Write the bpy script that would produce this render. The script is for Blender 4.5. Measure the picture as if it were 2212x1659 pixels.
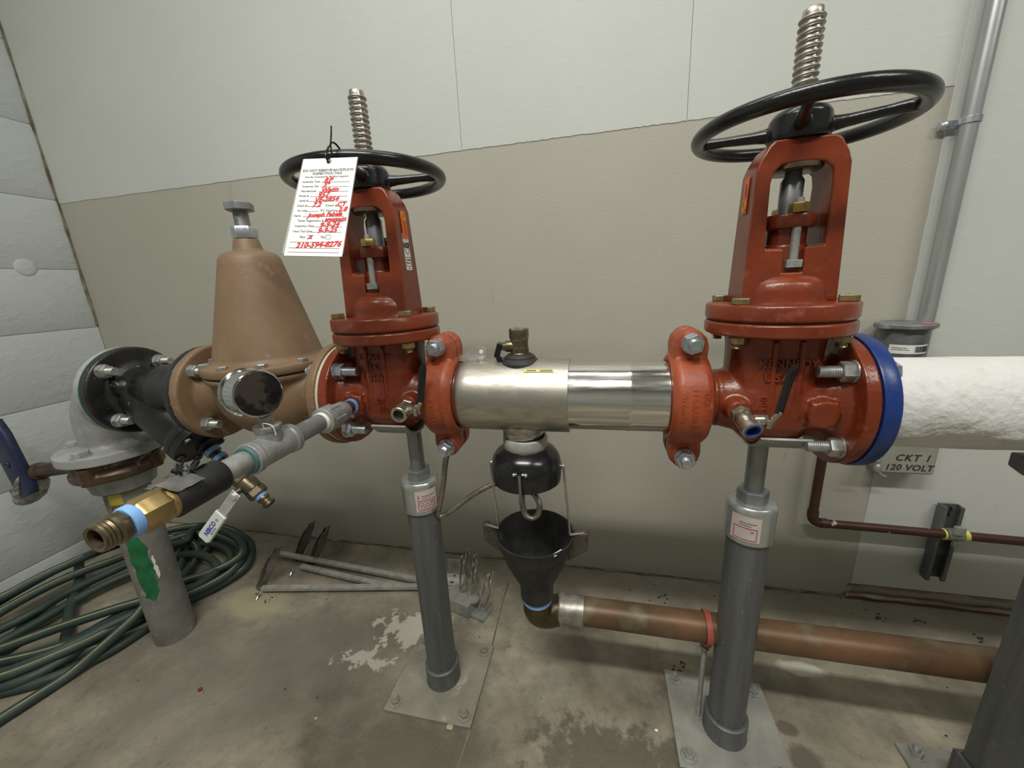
import bpy, bmesh, math, random
from mathutils import Vector, Matrix
random.seed(7)
PI = math.pi
for o in list(bpy.data.objects): bpy.data.objects.remove(o)
S = bpy.context.scene
C = S.collection
V = Vector
# ---------------------------------------------------------------- camera
RIGHT = V((.975755, .213014, -.050266)); DOWN = V((.007115, -.260418, -.965470)); FWD = V((-.218749, .941705, -.255620))
CAM = V((0, -.634, .895))
cd = bpy.data.cameras.new('camera'); cam = bpy.data.objects.new('camera', cd); C.objects.link(cam)
cd.sensor_width = 36; cd.lens = 834/2212*36; cd.clip_start = .01
R3 = Matrix((RIGHT, -DOWN, -FWD)).transposed()
cam.matrix_world = Matrix.Translation(CAM) @ R3.to_4x4()
S.camera = cam
# ---------------------------------------------------------------- light
S.view_settings.view_transform = 'Standard'; S.view_settings.look = 'None'
S.view_settings.gamma = 1; S.view_settings.use_curve_mapping = False
S.view_settings.exposure = 0.0
w = bpy.data.worlds.new('world'); S.world = w; w.use_nodes = True
w.node_tree.nodes['Background'].inputs[0].default_value = (.80, .86, .84, 1)
w.node_tree.nodes['Background'].inputs[1].default_value = .12
def area(name, loc, sx, sy, power, col=(1, .985, .93)):
    l = bpy.data.lights.new(name, 'AREA'); l.shape = 'RECTANGLE'; l.size = sx; l.size_y = sy; l.energy = power; l.color = col
    o = bpy.data.objects.new(name, l); C.objects.link(o); o.location = loc
    return o
area('ceiling_lamp_light', (-.25, -1.08, 2.45), 1.3, .12, 42)
area('ceiling_lamp_light', (1.75, -1.08, 2.45), 1.3, .12, 25)
area('ceiling_lamp_light', (-.2, .0, 2.45), 1.3, .10, 6)
# pixel of the 2212x1659 frame -> world point on the horizontal plane z
def fl(px, py, z=0.):
    d = RIGHT*(px-1106) + DOWN*(py-829.5) + FWD*834
    return CAM + d*((z-CAM.z)/d.z)
def at(px, py, y=0.):
    d = RIGHT*(px-1106) + DOWN*(py-829.5) + FWD*834
    return CAM + d*((y-CAM.y)/d.y)
# ---------------------------------------------------------------- materials
def nodes(name):
    m = bpy.data.materials.new(name); m.use_nodes = True
    nt = m.node_tree; b = nt.nodes['Principled BSDF']
    return m, nt, b
def noise(nt, scale, detail=4, rough=.55, coord='Object', vec=None, stretch=None):
    n = nt.nodes.new('ShaderNodeTexNoise'); n.inputs['Scale'].default_value = scale; n.inputs['Detail'].default_value = detail
    n.inputs['Roughness'].default_value = rough
    if vec is None:
        t = nt.nodes.new('ShaderNodeTexCoord'); vec = t.outputs[coord]
        if stretch:
            mp = nt.nodes.new('ShaderNodeMapping'); mp.inputs['Scale'].default_value = stretch
            nt.links.new(vec, mp.inputs[0]); vec = mp.outputs[0]
    nt.links.new(vec, n.inputs['Vector'])
    return n.outputs['Fac']
def ramp(nt, fac, a, b, ca=(0, 0, 0, 1), cb=(1, 1, 1, 1)):
    r = nt.nodes.new('ShaderNodeValToRGB'); e = r.color_ramp.elements
    e[0].position = a; e[1].position = b; e[0].color = ca; e[1].color = cb
    nt.links.new(fac, r.inputs[0]); return r.outputs[0]
def mixc(nt, fac, a, b):
    m = nt.nodes.new('ShaderNodeMix'); m.data_type = 'RGBA'
    if isinstance(fac, float): m.inputs[0].default_value = fac
    else: nt.links.new(fac, m.inputs[0])
    for s, i in ((a, 6), (b, 7)):
        if isinstance(s, tuple): m.inputs[i].default_value = s if len(s) == 4 else s+(1,)
        else: nt.links.new(s, m.inputs[i])
    return m.outputs[2]
def bump(nt, b, h, strength=.3, dist=.001):
    n = nt.nodes.new('ShaderNodeBump'); n.inputs['Strength'].default_value = strength; n.inputs['Distance'].default_value = dist
    nt.links.new(h, n.inputs['Height'])
    if b.inputs['Normal'].is_linked:
        nt.links.new(b.inputs['Normal'].links[0].from_socket, n.inputs['Normal'])
    nt.links.new(n.outputs[0], b.inputs['Normal'])
def M(name, c, rough=.5, metal=0., c2=None, sc=25, lo=.4, hi=.65, bs=0, bst=.3, bd=.001, coat=0., c3=None, sc3=90, lo3=.6, hi3=.7, stretch=None, r2=None):
    m, nt, b = nodes(name)
    b.inputs['Base Color'].default_value = c+(1,); b.inputs['Roughness'].default_value = rough; b.inputs['Metallic'].default_value = metal
    if coat: b.inputs['Coat Weight'].default_value = coat; b.inputs['Coat Roughness'].default_value = .15
    col = None
    if c2:
        f = ramp(nt, noise(nt, sc, 5, .6, stretch=stretch), lo, hi)
        col = mixc(nt, f, c, c2)
        if r2 is not None:
            mr = nt.nodes.new('ShaderNodeMapRange'); mr.inputs['To Min'].default_value = rough; mr.inputs['To Max'].default_value = r2
            nt.links.new(f, mr.inputs[0]); nt.links.new(mr.outputs[0], b.inputs['Roughness'])
    if c3:
        f = ramp(nt, noise(nt, sc3, 3, .6), lo3, hi3)
        col = mixc(nt, f, col if col else c, c3)
    if col: nt.links.new(col, b.inputs['Base Color'])
    if bs: bump(nt, b, noise(nt, bs, 4), bst, bd)
    return m
red = M('red_enamel', (.205, .038, .012), .28, c2=(.150, .023, .008), sc=14, bs=160, bst=.35, bd=.0012, c3=(.26, .065, .035), sc3=30, lo3=.60, hi3=.75)
orange = M('orange_red_paint', (.345, .072, .025), .42, c2=(.24, .040, .014), sc=18, bs=140, bst=.35, bd=.0012, c3=(.20, .04, .02), sc3=45, lo3=.70, hi3=.80)
black = M('black_enamel', (.006, .006, .007), .26, c2=(.011, .011, .011), sc=30, bs=90, bst=.25, bd=.0008, c3=(.09, .085, .08), sc3=120, lo3=.70, hi3=.76)
castblack = M('dusty_black_cast_iron', (.007, .007, .008), .36, c2=(.022, .021, .020), sc=20, bs=120, bst=.4, bd=.001, c3=(.16, .15, .13), sc3=60, lo3=.66, hi3=.78)
blackplastic = M('black_plastic', (.008, .008, .009), .22, c2=(.014, .014, .014), sc=40, c3=(.05, .05, .05), sc3=150, lo3=.68, hi3=.75)
dullblack = M('dull_black_iron', (.012, .012, .012), .6, c2=(.03, .028, .025), sc=35, bs=100, bst=.4, bd=.001)
bronze = M('tan_bronze_paint', (.21, .133, .073), .52, c2=(.17, .105, .057), sc=12, bs=320, bst=.5, bd=.0006, c3=(.33, .24, .16), sc3=24, lo3=.62, hi3=.8)
steel = M('brushed_stainless', (.58, .55, .49), .36, 1., c2=(.42, .39, .33), sc=30, bs=60, bst=.1, bd=.0005, c3=(.15, .13, .11), sc3=70, lo3=.72, hi3=.76, stretch=(1, 3, 3), r2=.5)
polished = M('polished_stainless', (.80, .79, .76), .11, 1., c2=(.66, .64, .60), sc=14, stretch=(1, 9, 9), r2=.22, c3=(.10, .09, .08), sc3=55, lo3=.755, hi3=.775)
stemsteel = M('stem_steel', (.55, .52, .47), .28, 1., c2=(.36, .33, .28), sc=60, r2=.5)
darksteel = M('grey_spindle_steel', (.27, .28, .28), .36, .6, c2=(.19, .19, .19), sc=40)
zinc = M('zinc_bolt', (.62, .66, .70), .28, .95, c2=(.42, .45, .48), sc=90, r2=.45)
greybolt = M('grey_bolt', (.46, .47, .45), .42, .7, c2=(.33, .33, .31), sc=110)
yellowzinc = M('yellow_zinc', (.42, .34, .17), .38, .8, c2=(.24, .18, .08), sc=120)
gold = M('gold_nut', (.46, .33, .10), .35, .9, c2=(.34, .25, .09), sc=80)
galv = M('galvanized_pipe', (.30, .31, .31), .45, .55, c2=(.18, .19, .19), sc=28, bs=60, bst=.15, stretch=(1, 1, .25), c3=(.42, .43, .42), sc3=60, lo3=.65, hi3=.8)
galvdark = M('dark_galvanized_post', (.150, .155, .155), .48, .35, c2=(.095, .098, .097), sc=22, stretch=(1.5, 1.5, .12), c3=(.30, .30, .29), sc3=55, lo3=.70, hi3=.76)
galvfit = M('galvanized_fitting', (.40, .41, .39), .45, .5, c2=(.27, .28, .27), sc=45, bs=200, bst=.5, bd=.0008)
concdust = M('dusty_grey_riser', (.20, .195, .17), .85, c2=(.13, .125, .11), sc=12, bs=60, bst=.5, bd=.001, c3=(.34, .33, .29), sc3=40, lo3=.62, hi3=.75)
greypaint = M('grey_painted_iron', (.34, .345, .33), .6, c2=(.24, .245, .235), sc=14, bs=150, bst=.5, bd=.0008, c3=(.42, .41, .37), sc3=30, lo3=.6, hi3=.75)
oldbrass = M('aged_brass', (.20, .165, .105), .38, .85, c2=(.10, .08, .05), sc=50, c3=(.34, .29, .19), sc3=40, lo3=.6, hi3=.75)
brass = M('bright_brass', (.50, .36, .16), .32, .85, c2=(.33, .22, .09), sc=25, c3=(.17, .11, .05), sc3=22, lo3=.6, hi3=.72)
rustbrass = M('brown_bronze', (.12, .075, .045), .42, .6, c2=(.055, .035, .022), sc=18, c3=(.30, .26, .22), sc3=20, lo3=.66, hi3=.78, bs=80, bst=.3)
nickel = M('nickel_ball_valve', (.50, .46, .38), .30, .9, c2=(.34, .30, .23), sc=60, bs=120, bst=.2)
copper = M('aged_copper', (.175, .092, .045), .46, .30, c2=(.080, .050, .026), sc=9, lo=.38, hi=.68, c3=(.17, .15, .09), sc3=18, lo3=.54, hi3=.72, bs=50, bst=.15)
coppergreen = M('brown_green_elbow', (.10, .075, .035), .38, .7, c2=(.065, .05, .028), sc=20, c3=(.22, .17, .11), sc3=60, lo3=.7, hi3=.8)
solder = M('silver_solder', (.42, .41, .38), .45, .8, c2=(.25, .22, .18), sc=50)
browncu = M('dark_brown_line', (.075, .032, .022), .45, .3, c2=(.055, .025, .018), sc=20, c3=(.38, .36, .32), sc3=34, lo3=.665, hi3=.69)
clampred = M('clamp_red', (.36, .085, .055), .5, c2=(.28, .06, .04), sc=40)
blue = M('blue_coating', (.008, .030, .15), .34, c2=(.012, .040, .18), sc=20, bs=200, bst=.2)
darkblue = M('dark_blue_lever', (.010, .014, .045), .40, c2=(.02, .025, .07), sc=30, bs=150, bst=.3)
bluetape = M('light_blue_tape', (.22, .42, .78), .6, c2=(.17, .34, .66), sc=60, bs=300, bst=.4)
white_ins = M('white_canvas_jacket', (.70, .695, .665), .85, c2=(.63, .625, .595), sc=9, bs=20, bst=1., bd=.009, c3=(.50, .49, .45), sc3=22, lo3=.58, hi3=.75, stretch=(.7, 1, 1))
paper = M('white_paper', (.80, .81, .78), .45)
plastic = M('clear_sleeve', (.62, .62, .56), .2)
plastic.node_tree.nodes['Principled BSDF'].inputs['Alpha'].default_value = .35
inkred = M('red_ink', (.62, .02, .025), .6)
inkblack = M('black_ink', (.03, .03, .035), .6)
inkgrey = M('grey_ink', (.16, .16, .16), .6)
inkdkred = M('dark_red_print', (.30, .05, .06), .6)
stk_orange = M('orange_sticker', (.72, .13, .015), .4)
stk_yellow = M('yellow_print', (.85, .42, .02), .4)
stk_pink = M('pinkish_label', (.58, .47, .44), .5, c2=(.50, .42, .40), sc=50)
stk_lemon = M('lemon_sticker', (.72, .66, .16), .4)
magenta = M('magenta_mark', (.62, .13, .22), .5)
rubber = M('black_foam_sleeve', (.010, .010, .011), .55, c2=(.018, .018, .018), sc=50, c3=(.25, .25, .24), sc3=38, lo3=.755, hi3=.77)
tape_grey = M('grey_tape_scrap', (.12, .115, .10), .5, c2=(.06, .06, .055), sc=40)
chrome = M('chrome_gauge', (.62, .62, .60), .10, 1., c2=(.5, .5, .48), sc=8, r2=.2)
braid = M('braided_steel_hose', (.34, .31, .27), .38, .9, c2=(.20, .18, .15), sc=90, bs=700, bst=.8, bd=.0006)
hosegreen = M('green_garden_hose', (.022, .042, .034), .55, c2=(.038, .058, .048), sc=16, c3=(.07, .085, .075), sc3=30, lo3=.6, hi3=.8, bs=120, bst=.15)
hosestripe = M('yellow_stripe', (.34, .32, .14), .6, c2=(.22, .21, .10), sc=30)
sheet = M('galvanized_sheet', (.50, .50, .46), .38, .45, c2=(.36, .36, .33), sc=40)
sheetdull = M('dull_sheet_steel', (.23, .225, .195), .40, .5, c2=(.15, .145, .125), sc=40)
sheetlight = M('bright_galvanized_sheet', (.72, .72, .70), .32, .6, c2=(.6, .6, .57), sc=40)
boxgrey = M('grey_painted_box', (.33, .33, .27), .55, c2=(.28, .28, .23), sc=25)
pvcgrey = M('dark_grey_pvc', (.15, .16, .165), .45, c2=(.07, .075, .08), sc=18)
foil = M('crumpled_silver_tape', (.56, .55, .51), .36, .25, c2=(.25, .24, .21), sc=35, bs=70, bst=1, bd=.006)
gpaint = M('green_paint', (.012, .16, .05), .5, c2=(.008, .10, .035), sc=40, c3=(.2, .22, .18), sc3=55, lo3=.68, hi3=.72)
whitesilicone = M('white_smear', (.75, .74, .68), .6)
darkhole = M('dark_bore', (.012, .011, .010), .6)
gasket = M('dark_gasket', (.02, .018, .016), .7)
tan_gasket = M('pale_gasket', (.52, .49, .38), .7)
tealseal = M('teal_thread_sealant', (.06, .14, .135), .5)
ceilm = M('ceiling_paint', (.72, .73, .70), .8)
rearm = M('rear_wall_paint', (.34, .35, .33), .8)
# wall: white paint
def wallmat(name, c, c2, bsc, bst, bd, drip=0.):
    m, nt, b = nodes(name); b.inputs['Roughness'].default_value = .62
    f = ramp(nt, noise(nt, 1.7, 5, .6), .35, .7)
    col = mixc(nt, f, c, c2)
    f2 = ramp(nt, noise(nt, 9, 6, .7, stretch=(1.6, 1, .35)), .66, .80)
    mm = nt.nodes.new('ShaderNodeMath'); mm.operation = 'MULTIPLY'; mm.inputs[1].default_value = drip; nt.links.new(f2, mm.inputs[0])
    col = mixc(nt, mm.outputs[0], col, (c[0]*.45, c[1]*.44, c[2]*.40))
    nt.links.new(col, b.inputs['Base Color'])
    bump(nt, b, ramp(nt, noise(nt, bsc, 3, .6, stretch=(.7, 1, 1.5)), .5, .72), bst, bd)
    bump(nt, b, noise(nt, 5, 3), .15, .006)
    return m
whitewall = wallmat('white_wall_paint', (.575, .59, .555), (.53, .545, .51), 60, .10, .0015, .35)
beigewall = wallmat('beige_textured_wall', (.44, .427, .362), (.40, .388, .325), 200, .24, .0012, .6)
leftwall = wallmat('left_wall_board', (.50, .53, .52), (.45, .48, .475), 22, .30, .003, .5)
grimeseam = M('brown_corner_grime', (.11, .085, .045), .9, c2=(.28, .26, .18), sc=14, bs=60, bst=.5)
pinkcaulk = M('pink_brown_caulk', (.26, .17, .14), .8, c2=(.36, .30, .25), sc=16, lo=.45, hi=.6, bs=60, bst=.5)
def floormat():
    m, nt, b = nodes('stained_shaded_concrete'); b.inputs['Roughness'].default_value = .62
    tc = nt.nodes.new('ShaderNodeTexCoord'); P = tc.outputs['Object']
    base = mixc(nt, ramp(nt, noise(nt, 2.6, 7, .62, vec=P), .38, .64), (.108, .092, .064), (.415, .375, .278))
    base = mixc(nt, ramp(nt, noise(nt, 9, 8, .72, vec=P), .48, .66), base, (.20, .185, .145))
    base = mixc(nt, ramp(nt, noise(nt, 38, 6, .75, vec=P), .56, .72), base, (.14, .125, .098))
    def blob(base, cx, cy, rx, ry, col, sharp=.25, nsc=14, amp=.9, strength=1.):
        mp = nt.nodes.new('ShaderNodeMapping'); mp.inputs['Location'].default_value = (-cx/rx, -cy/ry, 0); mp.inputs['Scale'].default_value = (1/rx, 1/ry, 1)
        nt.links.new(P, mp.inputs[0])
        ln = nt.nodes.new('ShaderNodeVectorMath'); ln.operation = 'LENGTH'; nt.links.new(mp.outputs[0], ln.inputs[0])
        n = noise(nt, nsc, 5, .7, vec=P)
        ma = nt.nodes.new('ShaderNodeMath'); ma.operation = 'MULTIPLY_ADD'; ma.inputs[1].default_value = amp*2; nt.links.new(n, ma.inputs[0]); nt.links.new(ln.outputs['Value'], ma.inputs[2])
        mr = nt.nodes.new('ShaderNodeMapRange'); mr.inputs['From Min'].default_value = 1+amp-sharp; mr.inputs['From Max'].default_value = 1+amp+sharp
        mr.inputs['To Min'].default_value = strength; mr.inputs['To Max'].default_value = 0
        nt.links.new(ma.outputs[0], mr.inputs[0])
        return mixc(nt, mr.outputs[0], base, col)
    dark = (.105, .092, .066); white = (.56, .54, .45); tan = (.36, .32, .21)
    base = blob(base, -.70, .05, .34, .13, (.15, .140, .112), .6, 5, .6, .75)  # soft shadow below the reducing valve, painted into the floor colour
    base = blob(base, -1.0, .13, .10, .06, tan, .25, 12, .3, .9)
    base = blob(base, -.90, -.14, .22, .16, (.17, .15, .125), .5, 7, .6, .6)
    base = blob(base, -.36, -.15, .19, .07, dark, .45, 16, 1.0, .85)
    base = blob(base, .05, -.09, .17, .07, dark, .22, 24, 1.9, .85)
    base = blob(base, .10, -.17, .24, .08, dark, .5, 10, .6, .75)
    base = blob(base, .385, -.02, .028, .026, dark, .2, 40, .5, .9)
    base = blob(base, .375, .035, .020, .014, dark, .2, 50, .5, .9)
    base = blob(base, -.49, .12, .085, .045, white, .07, 24, 2.6, .8)
    base = blob(base, -.58, .02, .06, .02, white, .1, 24, 2.6, .6)
    base = blob(base, .46, .175, .045, .018, (.55, .52, .44), .2, 30, .4, .9)
    base = blob(base, .40, .37, .7, .05, (.22, .20, .155), .5, 12, .6, .7)
    v = nt.nodes.new('ShaderNodeTexVoronoi'); v.inputs['Scale'].default_value = 15; nt.links.new(P, v.inputs['Vector'])
    base = mixc(nt, ramp(nt, v.outputs['Distance'], .025, .05, (.7, .7, .7, 1), (0, 0, 0, 1)), base, (.085, .07, .05))
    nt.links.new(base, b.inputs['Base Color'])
    bump(nt, b, noise(nt, 9, 8, .7, vec=P), .5, .01)
    bump(nt, b, noise(nt, 90, 5, .7, vec=P), .3, .002)
    return m
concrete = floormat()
# ---------------------------------------------------------------- mesh builder
def basis(d, up=None):
    d = V(d).normalized()
    if up is None: up = V((0, 0, 1)) if abs(d.z) < .9 else V((0, -1, 0))
    u = (V(up) - d*V(up).dot(d)).normalized(); v = d.cross(u)
    return d, u, v
class B:
    def __init__(s): s.v = []; s.f = []
    def add(s, vs, fs):
        n = len(s.v); s.v += [tuple(x) for x in vs]; s.f += [tuple(i+n for i in f) for f in fs]; return s
    def rings(s, rings, cap0=True, cap1=True, closed=False):
        k = len(rings[0]); vs = [p for r in rings for p in r]; fs = []
        m = len(rings)
        for i in range(m if closed else m-1):
            j = (i+1) % m
            for a in range(k):
                b = (a+1) % k; fs.append((i*k+a, i*k+b, j*k+b, j*k+a))
        if not closed:
            if cap0: fs.append(tuple(range(k)))
            if cap1: fs.append(tuple((m-1)*k+a for a in reversed(range(k))))
        return s.add(vs, fs)
    def lathe(s, p, d, prof, seg=32, up=None, ph=0., cap0=True, cap1=True, sc=(1, 1)):
        d, u, v = basis(d, up); p = V(p); R = []
        for t, r in prof:
            r = max(r, 1e-5)
            R.append([p + d*t + u*(r*sc[0]*math.cos(ph+2*PI*a/seg)) + v*(r*sc[1]*math.sin(ph+2*PI*a/seg)) for a in range(seg)])
        return s.rings(R, cap0, cap1)
    def cyl(s, p0, p1, r0, r1=None, seg=28):
        p0 = V(p0); p1 = V(p1); L = (p1-p0).length
        return s.lathe(p0, p1-p0, [(0, r0), (L, r0 if r1 is None else r1)], seg)
    def pipe(s, p, d, prof, seg=32):   # hollow: closed profile loop
        d, u, v = basis(d); p = V(p)
        R = [[p+d*t+u*(r*math.cos(2*PI*a/seg))+v*(r*math.sin(2*PI*a/seg)) for a in range(seg)] for t, r in prof]
        return s.rings(R, closed=True)
    def hex(s, p, d, r, h, ph=0., up=None, seg=6, ch=.12):
        return s.lathe(p, d, [(0, r*(1-ch*.6)), (h*ch, r), (h*(1-ch), r), (h, r*(1-ch*.6))], seg, up, ph)
    def thread(s, p, d, r, L, pitch=.0018, depth=.0008, seg=16):
        n = max(2, int(L/pitch)); prof = []
        for i in range(n): prof += [(i*L/n, r-depth), ((i+.5)*L/n, r)]
        prof += [(L, r-depth)]
        return s.lathe(p, d, prof, seg)
    def tube(s, pts, r, seg=10, closed=False, sub=6, cap=True):
        P = [V(p) for p in pts]; n = len(P); Q = []; Rr = []
        rr = r if isinstance(r, (list, tuple)) else [r]*n
        if sub > 1:
            m = n if closed else n-1
            for i in range(m):
                a = P[(i-1) % n] if (closed or i > 0) else P[0]*2-P[1]
                b = P[i]; c = P[(i+1) % n]
                d = P[(i+2) % n] if (closed or i+2 < n) else P[n-1]*2-P[n-2]
                for k in range(sub):
                    t = k/sub
                    Q.append(.5*((2*b)+(c-a)*t+(2*a-5*b+4*c-d)*t*t+(3*b-a-3*c+d)*t**3)); Rr.append(rr[i]*(1-t)+rr[(i+1) % n]*t)
            if not closed: Q.append(P[-1]); Rr.append(rr[-1])
        else: Q = P; Rr = rr
        rings = []; N = len(Q); u = None
        for i in range(N):
            d = (Q[(i+1) % N]-Q[i-1]) if closed else (Q[min(i+1, N-1)]-Q[max(i-1, 0)])
            d.normalize()
            if u is None: _, u, _ = basis(d)
            u = (u-d*u.dot(d)).normalized(); v = d.cross(u)
            rings.append([Q[i]+u*(Rr[i]*math.cos(2*PI*a/seg))+v*(Rr[i]*math.sin(2*PI*a/seg)) for a in range(seg)])
        return s.rings(rings, cap, cap, closed)
    def box(s, c, size, rot=None, taper=1.):
        c = V(c); hx, hy, hz = size[0]/2, size[1]/2, size[2]/2; vs = []
        for z in (-1, 1):
            k = taper if z > 0 else 1
            for x, y in ((-1, -1), (1, -1), (1, 1), (-1, 1)):
                p = V((x*hx*k, y*hy*k, z*hz))
                if rot is not None: p = rot @ p
                vs.append(c+p)
        return s.add(vs, [(3, 2, 1, 0), (4, 5, 6, 7), (0, 1, 5, 4), (1, 2, 6, 5), (2, 3, 7, 6), (3, 0, 4, 7)])
    def prism(s, poly, o, ux, uy, h):      # polygon in (ux,uy), extruded along ux x uy by h
        o = V(o); ux = V(ux); uy = V(uy); n = ux.cross(uy).normalized()
        a = [o+ux*x+uy*y for x, y in poly]
        return s.rings([a, [p+n*h for p in a]])
    def sphere(s, c, r, sc=(1, 1, 1), seg=16, rg=8):
        R = []
        for i in range(1, rg):
            th = PI*i/rg
            R.append([V(c)+V((r*sc[0]*math.sin(th)*math.cos(2*PI*a/seg), r*sc[1]*math.sin(th)*math.sin(2*PI*a/seg), r*sc[2]*math.cos(th))) for a in range(seg)])
        return s.rings(R)
    def torus(s, c, ax, R, r, seg=64, ms=14, sc=1.):
        d, u, v = basis(ax); c = V(c); rg = []
        for i in range(seg):
            a = 2*PI*i/seg; e = u*math.cos(a)+v*math.sin(a)
            rg.append([c+e*(R+r*math.cos(2*PI*k/ms))+d*(r*sc*math.sin(2*PI*k/ms)) for k in range(ms)])
        return s.rings(rg, closed=True)
ORG = {}
def obj(name, b, m, parent=None, bevel=0., angle=38, remesh=0., smooth=3, label=None, loc=None, kind=None, seg=2):
    if parent is not None: org = ORG[parent.name]
    else: org = V(loc) if loc is not None else V((0, 0, 0))
    me = bpy.data.meshes.new(name); me.from_pydata([V(p)-org for p in b.v], [], b.f)
    bm = bmesh.new(); bm.from_mesh(me); bmesh.ops.recalc_face_normals(bm, faces=bm.faces); bm.to_mesh(me); bm.free()
    me.polygons.foreach_set('use_smooth', [True]*len(me.polygons))
    if not remesh: me.set_sharp_from_angle(angle=math.radians(angle))
    me.materials.append(m)
    o = bpy.data.objects.new(name, me); C.objects.link(o); ORG[o.name] = org
    if parent is not None: o.parent = parent
    else: o.location = org
    if remesh:
        r = o.modifiers.new('r', 'REMESH'); r.mode = 'VOXEL'; r.voxel_size = remesh; r.use_smooth_shade = True
        k = o.modifiers.new('s', 'SMOOTH'); k.factor = .5; k.iterations = smooth
    if bevel:
        k = o.modifiers.new('b', 'BEVEL'); k.width = bevel; k.segments = seg; k.limit_method = 'ANGLE'; k.angle_limit = math.radians(40); k.harden_normals = True
    if label: o['label'] = label
    if kind: o['kind'] = kind
    return o
def tag(o, label, cat, group=None):
    o['label'] = label; o['category'] = cat
    if group: o['group'] = group
    return o
def thing(name, loc, label, cat, group=None):
    o = bpy.data.objects.new(name, None); C.objects.link(o); o.empty_display_size = .02
    o.location = loc; ORG[o.name] = V(loc)
    return tag(o, label, cat, group)
def text(b, s, size, f, depth=.0006, shear=0., space=1., bold=0.):
    """appends text; f(u,v,w) maps glyph plane coords (centred at 0,0) to the world"""
    cu = bpy.data.curves.new('t', 'FONT'); cu.body = s; cu.size = size; cu.extrude = depth/2; cu.shear = shear
    cu.space_character = space; cu.align_x = 'CENTER'; cu.align_y = 'CENTER'; cu.resolution_u = 2; cu.offset = bold
    o = bpy.data.objects.new('t', cu); C.objects.link(o)
    dg = bpy.context.evaluated_depsgraph_get(); me = o.evaluated_get(dg).to_mesh()
    b.add([V(f(v.co.x, v.co.y, v.co.z)) for v in me.vertices], [tuple(p.vertices) for p in me.polygons])
    o.evaluated_get(dg).to_mesh_clear(); bpy.data.objects.remove(o); bpy.data.curves.remove(cu)
def plane_map(o, ux, uy, off=0.):
    o = V(o); ux = V(ux).normalized(); uy = V(uy).normalized(); n = ux.cross(uy)
    return lambda u, v, w: o+ux*u+uy*v+n*(w+off)
def quadpatch(b, f, u0, u1, v0, v1, n=1, w=0., round_=0.):
    if round_:
        poly = []
        for cx, cy, a0 in ((u1-round_, v1-round_, 0), (u0+round_, v1-round_, 90), (u0+round_, v0+round_, 180), (u1-round_, v0+round_, 270)):
            for k in range(4):
                a = math.radians(a0+30*k); poly.append((cx+round_*math.cos(a), cy+round_*math.sin(a)))
        b.rings([[V(f(x, y, w)) for x, y in poly], [V(f(x, y, w+.0004)) for x, y in poly]]); return
    R = []
    for i in range(n+1):
        u = u0+(u1-u0)*i/n
        R.append([V(f(u, v0, w)), V(f(u, v1, w)), V(f(u, v1, w+.0004)), V(f(u, v0, w+.0004))])
    b.rings(R)
def frameline(b, f, u0, u1, v0, v1, t, n=1, w=0.):
    quadpatch(b, f, u0, u1, v0, v0+t, n, w); quadpatch(b, f, u0, u1, v1-t, v1, n, w)
    quadpatch(b, f, u0, u0+t, v0, v1, 1, w); quadpatch(b, f, u1-t, u1, v0, v1, 1, w)
def struct(name, b, m, **k): return obj(name, b, m, kind='structure', **k)
# ================================================================ setting
WY = .426; LX = -1.783; RX = 3.2; FY = -2.9; CZ = 3.0
b = B(); n = 60
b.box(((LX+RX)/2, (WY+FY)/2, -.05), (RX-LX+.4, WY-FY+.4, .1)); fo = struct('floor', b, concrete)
b = B(); b.box(((LX+RX)/2, (WY+FY)/2, CZ+.05), (RX-LX+.4, WY-FY+.4, .1)); struct('ceiling', b, ceilm)
b = B(); b.box(((LX+RX)/2, FY-.06, CZ/2), (RX-LX+.4, .12, CZ)); struct('wall_front', b, rearm)
b = B(); b.box((RX+.06, (WY+FY)/2, CZ/2), (.12, WY-FY, CZ)); struct('wall_right', b, rearm)
b = B(); b.box(((LX+RX)/2, WY+.066, CZ/2), (RX-LX+.3, .12, CZ)); wb = struct('wall_back', b, beigewall)
# beige lower panel, white upper band and white right part as boards on the wall
b = B(); b.box(((LX+.686)/2, WY+.003, (1.230+.004)/2), (.686-LX, .006, 1.230-.004)); obj('panel', b, beigewall, wb)
def wavy(x0, x1, z0, z1, y, seed, amp=.0016, n=70):
    """board with a hand-painted wavy lower (x-dir) edge"""
    rnd = random.Random(seed); lo = []; 
    for i in range(n+1): lo.append((x0+(x1-x0)*i/n, z0+rnd.uniform(-amp, amp)))
    return lo+[(x1, z1), (x0, z1)]
for i, (xa, xb) in enumerate(((LX+.002, -.3462), (-.3458, .1898), (.1902, .684))):
    b = B(); b.prism(wavy(xa, xb, 1.2255, CZ-.001, WY, 4+i, .0009), (0, WY+.001, 0), (1, 0, 0), (0, 0, 1), .0024)
    obj('panel', b, whitewall, wb, bevel=.0012)
b = B(); rnd = random.Random(3)
edge = [(.683+rnd.uniform(-.0008, .0008), .045+1.18*i/50) for i in range(51)]
b.prism([(RX, .045)]+[(RX, CZ-.001), (.6845, CZ-.001)]+edge[::-1], (0, WY+.001, 0), (1, 0, 0), (0, 0, 1), .0030)
obj('panel', b, whitewall, wb, bevel=.0012)
b = B(); b.box((LX-.066, (WY+FY)/2, CZ/2), (.12, WY-FY+.3, CZ)); wl = struct('wall_left', b, leftwall)
zs = [-.14, .085, .345, .576, .812, 1.012, 1.236, 1.46, 1.69, 1.93, 2.2, 2.5, 2.8, 3.0]
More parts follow.
